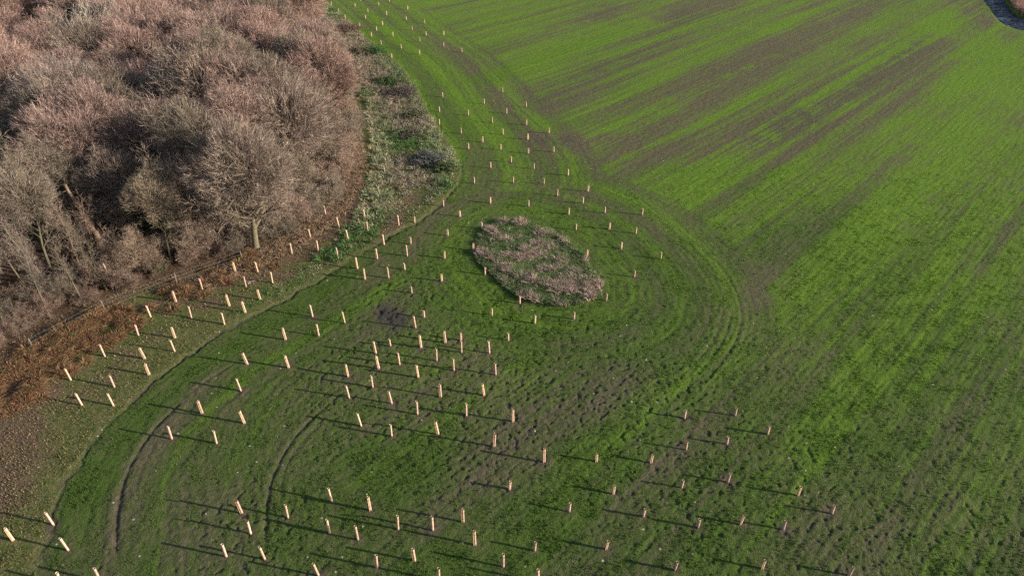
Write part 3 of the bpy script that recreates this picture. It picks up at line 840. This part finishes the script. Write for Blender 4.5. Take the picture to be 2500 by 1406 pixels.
branch('leaning_tree', 'long thin trunk leaning toward the pale silvery tree', 'dead wood', [(122, 704, 0), (104, 702, 2.6), (82, 698, 5.2), (58, 690, 8.0)], .15, .07, M_BARK)
branch('dead_sapling', 'short whitish dead stem standing below the fallen trunk', 'dead wood', [(276, 705, 0), (276, 705, 1.3), (275, 704, 2.7)], .06, .04, M_PALE)

branch('fallen_branch', 'small whitish forked stick lying beside a guard on the leafy margin', 'dead wood', [(606, 695, .05), (612, 690, .14), (622, 687, .12)], .03, .015, M_PALE)

# wire fence along the foot of the wood
fpts = smooth_line(ats([(-60, 940), (4, 912), (70, 862), (140, 812), (215, 777), (290, 748), (365, 716), (441, 689), (520, 664), (600, 634)]), 2)
seglen = np.concatenate([[0], np.cumsum(np.linalg.norm(np.diff(fpts, axis=0), axis=1))])
fo = thing('wire_fence', 'old wire fence with thin grey posts along the foot of the wood', 'fence', (*fpts[0], 0))
def fpoint(s):
    return np.array([np.interp(s, seglen, fpts[:, 0]), np.interp(s, seglen, fpts[:, 1])])
nposts = int(seglen[-1] // 6.0) + 1
s441 = seglen[np.argmin(np.linalg.norm(fpts - np.array(at(441, 689)), axis=1))]
offs = (s441 % 6.0)
post_mesh = None
pp_ = []
for i in range(nposts):
    s_ = min(offs + i * 6.0, seglen[-1])
    xy = fpoint(s_)
    pp_.append((xy[0] - fpts[0][0], xy[1] - fpts[0][1]))
    if post_mesh is None:
        m = MB()
        tubes(m, np.array([[[0, 0, -.3], [.01, 0, .5], [.015, .01, 1.15]]]), np.array([[.055, .05, .05]]), 7)
        m.add([[.06 * math.cos(k * 6.283 / 7) * .9 + .015, .06 * math.sin(k * 6.283 / 7) * .9 + .01, 1.149] for k in range(7)], None, [[0, k, k + 1] for k in range(1, 6)])
        post_mesh = m.mesh('fence_post', [M_POST], False)
    p = link('post', post_mesh, fo)
    p.location = (*pp_[-1], 0)
    p.rotation_euler = (random.Random(i).uniform(-.06, .06), random.Random(i + 50).uniform(-.06, .06), i)
MW, n_, l_, b_ = mat_new('wire', .5, .5)
b_.inputs['Base Color'].default_value = (.30, .29, .28, 1)
for k, z in enumerate((.35, .7, 1.05)):
    m = MB()
    Q = np.array([[(x, y, z) for x, y in pp_]], float)
    tubes(m, Q, np.full(Q.shape[:2], .0035), 4)
    m.obj('wire', [MW], fo)

# ------------------------------------------------------------------ tree guards
M_TUBE, n_, l_, b_ = mat_new('guard_tube', .55, .3)
t = NT(n_, l_)
oi = n_.new('ShaderNodeObjectInfo')
ct = t.mix(t.step(t.noise(t.coord(), 3.0, 3, .6), .3, .7), (.56, .36, .26), (.74, .50, .375))
sz_ = n_.new('ShaderNodeSeparateXYZ'); l_.new(t.coord(), sz_.inputs[0])
mud = t.step(t.math('ADD', sz_.outputs[2], t.math('MULTIPLY', t.noise(t.coord(), 14.0, 2), .16)), .26, .06)
ct = t.mix(mud, ct, (.20, .14, .09))
l_.new(t.mix(1.0, ct, oi.outputs['Color'], 'MULTIPLY'), b_.inputs['Base Color'])
M_STAKE = bark_mat('guard_stake', (.40, .25, .15), (.56, .37, .23), 5.0, False)
M_TIE, n_, l_, b_ = mat_new('cable_tie', .5, .4)
b_.inputs['Base Color'].default_value = (.05, .05, .05, 1)

def guard_parts(H):
    m = MB()                                                      # tube: outer wall, flared lip, inner wall
    prof = [(.063, -.04), (.064, .02), (.063, H * .5), (.064, H - .06), (.071, H - .012), (.074, H), (.068, H + .002), (.060, H - .05), (.058, H * .35)]
    k = 18
    V = [[r * math.cos(j * 2 * math.pi / k) * (1.05 if j % 2 else 1), r * math.sin(j * 2 * math.pi / k), z] for r, z in prof for j in range(k)]
    i = np.arange(len(prof) * k).reshape(len(prof), k)
    m.add(V, np.stack([i[:-1], np.roll(i[:-1], -1, 1), np.roll(i[1:], -1, 1), i[1:]], -1))
    tube = m.mesh('tube', [M_TUBE], True)
    m = MB()                                                      # square stake against the tube, pointed top
    hs, w = H * .93, .019
    x0 = .090
    V = [[x0 + sx * w, sy * w, z] for z in (-.25, hs) for sx, sy in ((-1, -1), (1, -1), (1, 1), (-1, 1))] + [[x0, 0, hs + .03]]
    m.add(V, [[0, 1, 5, 4], [1, 2, 6, 5], [2, 3, 7, 6], [3, 0, 4, 7]], [[4, 5, 8], [5, 6, 8], [6, 7, 8], [7, 4, 8]])
    stake = m.mesh('stake', [M_STAKE], False)
    ties = []
    for z in (H * .3, H * .78):
        m = MB()
        V = [[(.068 if ring < 2 else .071) * math.cos(j * 2 * math.pi / 16) * (1.55 if math.cos(j * 2 * math.pi / 16) > .75 else 1.03), (.068 if ring < 2 else .071) * math.sin(j * 2 * math.pi / 16) * 1.03, z + (.006 if ring in (0, 3) else -.006)]
             for ring in (0, 1, 2, 3) for j in range(16)]
        i = np.arange(64).reshape(4, 16)
        m.add(V, np.stack([i, np.roll(i, -1, 1), np.roll(np.roll(i, -1, 0), -1, 1), np.roll(i, -1, 0)], -1))
        ties.append(m.mesh('tie', [M_TIE], False))
    return tube, stake, ties
GP = {'tall': guard_parts(1.2), 'short': guard_parts(.75)}
m = MB()
g_ = np.random.default_rng(3)
p_, r_ = grow(np.array([[0, 0, .9]]), np.array([[0, 0, 1.]]), np.array([.62]), np.array([.012]), 4, .08, 0, g_)
tubes(m, p_, r_, 4, 0, np.array([.10, .075, .05]))
P, D, L, R_ = spawn(p_, r_, 26, .5, (25, 70), (.2, .4), g_)
ribbons(m, P, P + D * .05, P + D * .11, .022, unit(np.cross(D, g_.normal(0, 1, D.shape))), 0, np.tile([[.16, .10, .05]], (26, 1)))
SAP = m.mesh('young_tree', [M_BLADE])

ZONES = [  # (phrase, test on the base in the photograph); the first that fits
    ('at the far tip beside the wood', lambda x, y: y < 50 and x < 935),
    ('at the far end beside the brown field', lambda x, y: y < 80 and x >= 935),
    ('far up beside the green brambles', lambda x, y: y < 150 and x < 990),
    ('far up on the field side', lambda x, y: y < 150),
    ('beside the upper bramble strip', lambda x, y: y < 345 and x < 1190),
    ('above the bare purple soil patch', lambda x, y: y < 345),
    ('beside the rounded bramble corner', lambda x, y: y < 420 and x < 1260),
    ('beside the bare purple soil patch', lambda x, y: y < 420),
    ('between bramble corner and oval island', lambda x, y: y < 520 and 1100 < x < 1300),
    ('uphill of the oval island', lambda x, y: y < 532 and x >= 1300),
    ('on the field side of the oval island', lambda x, y: y < 690 and x > 1390),
    ('between margin and oval island', lambda x, y: y < 690 and 1060 < x < 1200),
    ('just below the oval island', lambda x, y: 690 < y < 800 and x > 1190),
    ('where rough grass meets the crop', lambda x, y: y < 690 and x > 865),
    ('on the leafy ground below the oak', lambda x, y: y < 640 and x > 690),
    ('in rough grass right of the fence post', lambda x, y: y < 700 and x > 540),
    ('in the leafy margin before the fence', lambda x, y: y < 830 and x < 660),
    ('beside the rusty bracken', lambda x, y: y < 1000 and x < 440),
    ('on green crop before the margin', lambda x, y: y < 900 and x < 850),
    ('around the burnt black patch', lambda x, y: y < 870 and x < 1060),
    ('on trampled soil under the island', lambda x, y: y < 905 and x > 1060),
    ('in the middle of the trampled soil', lambda x, y: y < 990),
    ('on the near side of the trampled soil', lambda x, y: y < 1130 and 840 < x < 1340),
    ('between the curved wheel ruts', lambda x, y: y < 1100 and x < 700),
    ('at the near wood-side corner', lambda x, y: x < 300),
    ('by the near end of the wheel rut', lambda x, y: x < 760),
    ('on the near muddy green crop', lambda x, y: x < 950),
    ('on the near grassy crop', lambda x, y: x < 1250),
    ('on the near open field', lambda x, y: x < 1540),
    ('on the far-out muddy field', lambda x, y: y < 1190),
    ('in the near empty field corner', lambda x, y: True)]
gz_ = {}
for g0 in guards:
    x, y = at(g0[0], g0[1])
    kind, lean, tw = 'short', 0.0, None
    rr_ = random.Random(int(g0[0] * 7 + g0[1] * 3))
    if len(g0) == 4:
        p0, p1 = proj(x, y, 0), proj(x, y, 1.2)
        frac = (g0[1] - g0[3]) / (p0[1] - p1[1])
        kind = 'tall' if frac > .78 else 'short'
        if g0[1] > 1405 and frac < .9 or g0[1] < 400:
            kind = 'tall' if g0[1] > 1405 else 'short'
        Hh = 1.2 if kind == 'tall' else .75
        pt = proj(x, y, Hh)
        dist = math.sqrt(x * x + y * y + CAMH ** 2)
        lean = ((g0[2] - g0[0]) - (pt[0] - p0[0])) / (F0 / dist) / Hh
    ph = next(p for p, f in ZONES if f(g0[0], g0[1]))
    gz_.setdefault((kind, ph), []).append((g0[0], x, y, lean, rr_))
saps = {(592, 858), (1063, 1030), (1208, 884)}
for (kind, ph), L in gz_.items():
    L.sort(key=lambda a: a[0])
    for i, (pxx, x, y, lean, rr_) in enumerate(L):
        lab = f'{kind} pale tree guard {ph}' + (f', {nth(i)} from the left' if len(L) > 1 else '')
        o = thing('tree_guard', lab, 'tree guard', (x, y, float(gz_at(x, y)) - .01), 0, 'tube tree guards planted over the field')
        o.rotation_euler = (rr_.uniform(-.04, .04), max(-.22, min(.22, lean)) + rr_.uniform(-.01, .01), 0)
        o.scale = (1, 1, rr_.uniform(.95, 1.05))
        tb, st, ti = GP[kind]
        rz = rr_.uniform(2.0, 4.4)
        k = rr_.uniform(.78, 1.10)
        for nm, d in (('tube', tb), ('stake', st), ('tie', ti[0]), ('tie', ti[1])):
            c = link(nm, d, o)
            c.rotation_euler = (0, 0, rz)
            c.color = (k, k * rr_.uniform(.97, 1.04), k * rr_.uniform(.93, 1.08), 1)
        if any(abs(pxx - a) < 15 for a in (604.3, 1070.5, 1210.2)) and kind == 'tall' and y < 41:
            c = link('young_tree', SAP, o)

# ------------------------------------------------------------------ tussocks, brambles, bracken, litter, blades (nobody could count these)
def sample_poly(poly, n, g):
    P = np.array(poly); lo, hi = P.min(0), P.max(0)
    out = np.zeros((0, 2))
    while len(out) < n:
        q_ = g.uniform(lo, hi, (n * 2, 2))
        out = np.concatenate([out, q_[inside(q_[:, 0], q_[:, 1], poly)]])
    return out[:n]

def tussocks(mb, XY, nb, hgt, rad, width, spread, lean, colf, g, droop=.35):
    n = len(XY)
    i = np.repeat(np.arange(n), nb)
    N = len(i)
    a = g.uniform(0, 6.283, N)
    rr = np.sqrt(g.random(N)) * np.repeat(rad, nb)
    P = np.column_stack([XY[i, 0] + np.cos(a) * rr * .6, XY[i, 1] + np.sin(a) * rr * .6, gz_at(XY[i, 0], XY[i, 1]) - .03])
    out = np.column_stack([np.cos(a), np.sin(a), np.zeros(N)])
    d = unit(out * (g.uniform(.1, 1, N) * spread)[:, None] + np.array([lean[0], lean[1], 1.0]) + g.normal(0, .15, (N, 3)))
    L = np.repeat(hgt, nb) * g.uniform(.6, 1.15, N)
    m = P + d * (L * .55)[:, None]
    e = m + unit(d + out * droop + [0, 0, -droop]) * (L * .5)[:, None]
    sd = unit(np.cross(d, g.normal(0, 1, (N, 3))))
    ribbons(mb, P, m, e, width * g.uniform(.6, 1.3, N), sd, 0, np.maximum(colf(i, XY, g), .004))

DKGREEN = np.array([.088, .175, .050])
TAN, PINK, STRAW = np.array([.46, .40, .25]), np.array([.53, .365, .33]), np.array([.62, .54, .37])

g = np.random.default_rng(21)
XY = sample_poly(OVAL, 1700, g)
pkn = fbm(XY[:, 0] / 1.8 + .25 * XY[:, 1], XY[:, 1] / 1.2, 2, 200) + .35 * np.exp(-((XY[:, 0] - 4.6) ** 2 / 8 + (XY[:, 1] - 50) ** 2 / 3.0)) + .3 * np.exp(-((XY[:, 0] - .8) ** 2 / 8 + (XY[:, 1] - 54.6) ** 2 / .8)) - .12
def ov_col(i, XY, g):
    k = sstep(-.02, .2, pkn[i] + g.normal(0, .07, len(i)))[:, None] * (g.random((len(i), 1)) < .85)
    gr = DKGREEN + (TAN - DKGREEN) * (g.random((len(i), 1)) ** 2 * .40 + .30 * (fbm(XY[i, 0] / 1.1, XY[i, 1] / 1.1, 2, 210)[:, None] > .1))
    br = PINK + (STRAW - PINK) * g.random((len(i), 1)) ** 2 * .5
    return (gr * (1 - k) + br * k) * g.uniform(.55, 1.25, (len(i), 1))
mb = MB()
tussocks(mb, XY, 44, np.where(pkn > .04, .62, .40) * g.uniform(.6, 1.3, len(XY)), g.uniform(.22, .5, len(XY)), .020, .6, (-.28, .10), ov_col, g, .45)
tag(mb.obj('island_grass', [M_BLADE]), kind='stuff')

STRIP = [tuple(p) for p in ats([(800, 8), (850, 52), (888, 90), (920, 118), (955, 145), (985, 178), (1013, 215), (1042, 272), (1066, 310), (1096, 354), (1114, 388), (1119, 420), (1105, 455), (1060, 492),
                                (1000, 540), (930, 580), (850, 632), (760, 680), (660, 735), (600, 765), (560, 770), (600, 740), (680, 680), (760, 640), (820, 590), (860, 540), (890, 470), (905, 400), (905, 330), (890, 250), (865, 180), (830, 110), (790, 30)])]
g = np.random.default_rng(22)
XY = sample_poly(STRIP, 3600, g)
pxy = np.array([proj(a, b, 0) for a, b in XY])
n1 = fbm(XY[:, 0] / 3.0, XY[:, 1] / 3.0, 3, 220)
straw = np.exp(-((dist_line(XY[:, 0], XY[:, 1], ats([(895, 290), (930, 380), (905, 500), (890, 540)])) / 1.6) ** 2)) + .7 * np.exp(-((dist_line(XY[:, 0], XY[:, 1], ats([(1040, 290), (1100, 380), (1110, 430)])) / 1.6) ** 2)) + .8 * np.exp(-((dist_line(XY[:, 0], XY[:, 1], ats([(780, 655), (760, 665)])) / .9) ** 2))
mauve = np.exp(-((dist_line(XY[:, 0], XY[:, 1], ats([(830, 60), (900, 170), (960, 230), (1000, 300)])) / 3.5) ** 2)) + np.exp(-((dist_line(XY[:, 0], XY[:, 1], ats([(990, 400), (1010, 480)])) / 2.5) ** 2))
gren = np.exp(-((dist_line(XY[:, 0], XY[:, 1], ats([(905, 110), (990, 220), (980, 320), (940, 420), (870, 560), (800, 630), (700, 690)])) / 3.0) ** 2))
def st_col(i, XY, g):
    r = g.random((len(i), 1))
    base = DKGREEN * 1.15 + (TAN * .8 - DKGREEN) * sstep(-.1, .35, n1[i] - .25 * gren[i] + g.normal(0, .12, len(i)))[:, None]
    base = base + (STRAW - base) * (np.clip(straw[i], 0, 1)[:, None] * (r < .5))
    base = base + (np.array([.38, .29, .235]) - base) * (np.clip(1.2 * mauve[i], 0, 1)[:, None] * (r > .2) * .95)
    return base * g.uniform(.55, 1.3, (len(i), 1))
mb = MB()
low = 1 - .75 * np.exp(-((dist_line(XY[:, 0], XY[:, 1], ats([(1030, 470), (960, 560), (890, 640)])) / 1.4) ** 2))
tussocks(mb, XY, 26, np.where(pxy[:, 1] > 640, .28, .6) * g.uniform(.35, 1.3, len(XY)) * np.where(g.random(len(XY)) < .12, 1.6, 1) * low, g.uniform(.2, .55, len(XY)), .024, .9, (-.05, -.08), st_col, g, .6)
tag(mb.obj('rough_grass', [M_BLADE]), kind='stuff')

g = np.random.default_rng(27)
SCRUB = [tuple(p) for p in ats([(470, 690), (560, 650), (640, 612), (730, 560), (790, 510), (835, 450), (850, 380), (880, 330), (895, 400), (880, 470), (840, 530), (770, 590), (690, 630), (600, 670), (520, 705)])]
XY = sample_poly(SCRUB, 900, g)
mb = MB()
tussocks(mb, XY, 24, .55 * g.uniform(.4, 1.3, len(XY)), g.uniform(.2, .5, len(XY)), .020, .9, (-.05, -.05), lambda i, XY, g: (np.array([.24, .155, .10]) + (np.array([.44, .32, .21]) - np.array([.24, .155, .10])) * g.random((len(i), 1))) * g.uniform(.6, 1.2, (len(i), 1)), g, .7)
tag(mb.obj('dead_grass', [M_BLADE]), kind='stuff')

# bramble thickets one can tell apart in the strip
def bramble(px, py, r, h, label, c0, seed, name='bramble_bush'):
    x, y = at(px, py)
    g = np.random.default_rng(seed)
    o = thing(name, label, 'bush', (x, y, float(gz_at(x, y))), 0, 'bramble bushes in the rough strip')
    k = int(130 * r)
    az = g.uniform(0, 6.28, k)
    D = unit(np.column_stack([np.cos(az), np.sin(az), g.uniform(.6, 1.8, k)]))
    P0 = np.column_stack([g.normal(0, r * .4, k), g.normal(0, r * .4, k), np.full(k, -.05)])
    p_, r_ = grow(P0, D, g.uniform(.7, 1.25, k) * h * 1.3, np.full(k, .010), 5, .18, -.14, g, .5)
    st = MB(); tubes(st, p_, r_, 3, 0, np.array([.16, .09, .08]))
    st.obj('stem', [M_BLADE], o)
    P, D, L, R_ = spawn(p_, r_, 22, .2, (30, 90), (.1, .2), g)
    L = g.uniform(.06, .15, len(P))[:, None]
    m = MB()
    c = np.array(c0) * g.uniform(.5, 1.6, (len(P), 1)) + np.array([.10, .05, .03]) * (g.random((len(P), 1)) < .15)
    ribbons(m, P, P + D * L * .5, P + D * L, .045, unit(np.cross(D, g.normal(0, 1, D.shape))), 0, c)
    m.obj('foliage', [M_BLADE], o)
for i, a in enumerate(((1050, 395, 2.0, 1.1, 'grey-blue bramble bush in the rounded corner of the strip', (.12, .135, .135)), (1085, 415, 1.3, .8, 'dark green bramble in the rounded corner, next to the grey-blue one', (.05, .085, .03)),
          (950, 205, 2.2, 1.0, 'lush green bramble patch in the middle of the strip', (.05, .11, .035)), (985, 232, 2.0, 1.1, 'dark mauve bramble clump below the lush green patch', (.11, .10, .095)), (915, 128, 2.2, .9, 'bright green bramble at the upper crop edge', (.045, .125, .04)),
          (850, 75, 2.4, 1.1, 'brown leafless bramble at the far end of the strip', (.15, .11, .085)), (878, 130, 2.2, 1.0, 'brownish bramble against the rosy crowns', (.15, .12, .08)), (1000, 330, 1.5, .7, 'small dusky bramble above the rounded corner', (.10, .09, .08)), (1010, 285, 1.6, .7, 'green-grey bramble midway along the strip', (.09, .115, .06)))):
    bramble(*a, seed=300 + i)

# bracken
BRACKEN = [tuple(p) for p in ats([(-30, 930), (40, 880), (120, 822), (210, 778), (280, 756), (335, 764), (338, 800), (300, 838), (255, 845), (220, 868), (150, 905), (90, 960), (30, 1000), (-30, 1030)])]
g = np.random.default_rng(23)
XY = sample_poly(BRACKEN, 330, g) + g.normal(0, .35, (330, 2))
bl = smooth_line(ats([(-20, 960), (60, 900), (150, 850), (250, 800), (350, 755), (450, 705), (560, 660), (640, 628)]), 2)
k_ = g.integers(0, len(bl), 110)
XY = np.concatenate([XY, bl[k_] + g.normal(0, 1.0, (110, 2))])
n2 = fbm(XY[:, 0] / 1.6, XY[:, 1] / 1.6, 2, 240)
keep = n2 > -.06
XY, n2 = XY[keep], n2[keep]
mb = MB()
def br_col(i, XY, g):
    r = g.random((len(i), 1))
    c = np.array([.20, .095, .052]) + (np.array([.38, .235, .125]) - np.array([.20, .095, .052])) * r ** 1.5
    return np.where(g.random((len(i), 1)) < .06, DKGREEN * 1.3, c) * g.uniform(.5, 1.2, (len(i), 1))
tussocks(mb, XY, 120, .95 * g.uniform(.5, 1.3, len(XY)) * (.85 + n2), g.uniform(.25, .6, len(XY)), .020, 1.2, (0, -.05), br_col, g, 1.0)
tag(mb.obj('bracken_undergrowth', [M_BLADE]), kind='stuff')

# fallen leaves and dead stalks on the margin and the wood floor
g = np.random.default_rng(24)
n = 260000
ty = 24 * (85 / 24) ** g.random(n)
tx = g.uniform(-62, -5, n) * np.clip((28.3 + .606 * (ty - 22.2)) / 50, .55, 1)
F_ = ground_fields(tx.astype(np.float32), ty.astype(np.float32))
kp = (F_[3] * (.65 + .8 * fbm(tx / 1.1, ty / 1.1, 2, 260)) > g.uniform(.12, .9, n)) & (F_[4] > .5) & (g.random(n) > .35 * F_[5])
tx, ty, fl, tz = tx[kp], ty[kp], F_[5][kp], F_[0][kp]
n = len(tx)
a = g.uniform(0, 6.283, n); sz_ = g.uniform(.011, .030, n) * (1 + ty / 60)
up_ = g.normal(0, .7, (n, 2))
d1 = np.column_stack([np.cos(a), np.sin(a), up_[:, 0]]); d2 = np.column_stack([-np.sin(a) * .7, np.cos(a) * .7, up_[:, 1]])
ctr = np.column_stack([tx, ty, tz + .03 + .04 * g.random(n)])
V = np.stack([ctr - d1 * sz_[:, None], ctr + d2 * sz_[:, None], ctr + d1 * sz_[:, None], ctr - d2 * sz_[:, None]], 1)
c = (np.array([.13, .078, .055]) + (np.array([.33, .225, .145]) - np.array([.13, .078, .055])) * g.random((n, 1)) ** 1.3) * np.where(fl > .5, .55, 1)[:, None]  # leaves on the wood floor darkened to paint in tree shade
mb = MB()
mb.add(V, np.arange(4 * n).reshape(n, 4), None, 0, np.repeat(c, 4, 0))
tag(mb.obj('leaf_litter', [M_BLADE]), kind='stuff')

# blades of the crop and of the margin grass
g = np.random.default_rng(25)
n = 560000
ty = 21 * (95 / 21) ** g.random(n)
tx = g.uniform(-1.08, 1.08, n) * (28.3 + .606 * (ty - 22.2))
F_ = ground_fields(tx.astype(np.float32), ty.astype(np.float32))
dens = np.where(F_[4] > .5, .75 * (1 - F_[5]) * (1 - .6 * F_[3]), 1.0 - F_[1] * 1.25) * (F_[7] < .5) * (1 - F_[6])
kp = dens * sstep(95, 50, ty) * (.35 + .9 * fbm(tx / 1.6, ty / 1.6, 3, 270)) > g.uniform(.05, 1, n)
tx, ty, tz = tx[kp], ty[kp], F_[0][kp]
lush_lit, mar = F_[2][kp], F_[4][kp] > .5
n = len(tx)
a = g.uniform(0, 6.283, n)
h = g.uniform(.05, .10, n) * (1 + ty / 160) * np.where(mar, 1.3, 1)
w = g.uniform(.014, .03, n) * (1 + ty / 60)
P = np.column_stack([tx, ty, tz - .01])
sd = np.column_stack([np.cos(a), np.sin(a), np.zeros(n)])
tipv = P + np.column_stack([g.normal(0, .5, n) * h, g.normal(0, .5, n) * h, h])
V = np.stack([P - sd * w[:, None], P + sd * w[:, None], tipv], 1)
lc = np.clip(lush_lit + g.normal(0, .22, n), 0, 1)[:, None]
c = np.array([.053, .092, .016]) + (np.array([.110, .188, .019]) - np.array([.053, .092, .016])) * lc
dryc = np.array([.22, .185, .085]) * g.uniform(.6, 1.2, (n, 1))
c = np.where((mar & (g.random(n) < .55))[:, None], dryc, c) * g.uniform(.7, 1.25, (n, 1))
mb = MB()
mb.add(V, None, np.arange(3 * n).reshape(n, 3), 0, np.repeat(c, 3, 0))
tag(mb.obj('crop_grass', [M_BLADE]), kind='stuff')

g = np.random.default_rng(28)
mp_ = [tuple(p) for p in ats([(-30, 1420), (-30, 960), (90, 950), (260, 850), (345, 790), (450, 700), (600, 640), (690, 690), (600, 770), (480, 840), (330, 955), (210, 1085), (140, 1200), (90, 1330), (70, 1420)])]
XY = sample_poly(mp_, 1500, g)
n3 = fbm(XY[:, 0] / 1.7, XY[:, 1] / 1.7, 3, 280)
XY, n3 = XY[n3 > -.12], n3[n3 > -.12]
mb = MB()
tussocks(mb, XY, 16, .20 * g.uniform(.5, 1.5, len(XY)), g.uniform(.1, .3, len(XY)), .014, 1.1, (0, 0), lambda i, XY, g: np.where(g.random((len(i), 1)) < .55, np.array([.34, .27, .15]), np.array([.10, .14, .045])) * g.uniform(.5, 1.2, (len(i), 1)), g, .7)
tag(mb.obj('margin_grass', [M_BLADE]), kind='stuff')

# reeds behind the pond
REED = [tuple(p) for p in ats([(2448, -16), (2462, 6), (2480, 30), (2490, 40), (2530, 43), (2620, 48), (2630, 30), (2540, 22), (2512, 4), (2488, -18)])]
g = np.random.default_rng(26)
XY = sample_poly(REED, 420, g)
mb = MB()
tussocks(mb, XY, 50, 1.7 * g.uniform(.8, 1.15, len(XY)), g.uniform(.2, .5, len(XY)), .03, .25, (-.05, -.1), lambda i, XY, g: np.array([.46, .29, .225]) * g.uniform(.6, 1.3, (len(i), 1)), g, .3)
tag(mb.obj('reed_grass', [M_BLADE]), kind='stuff')
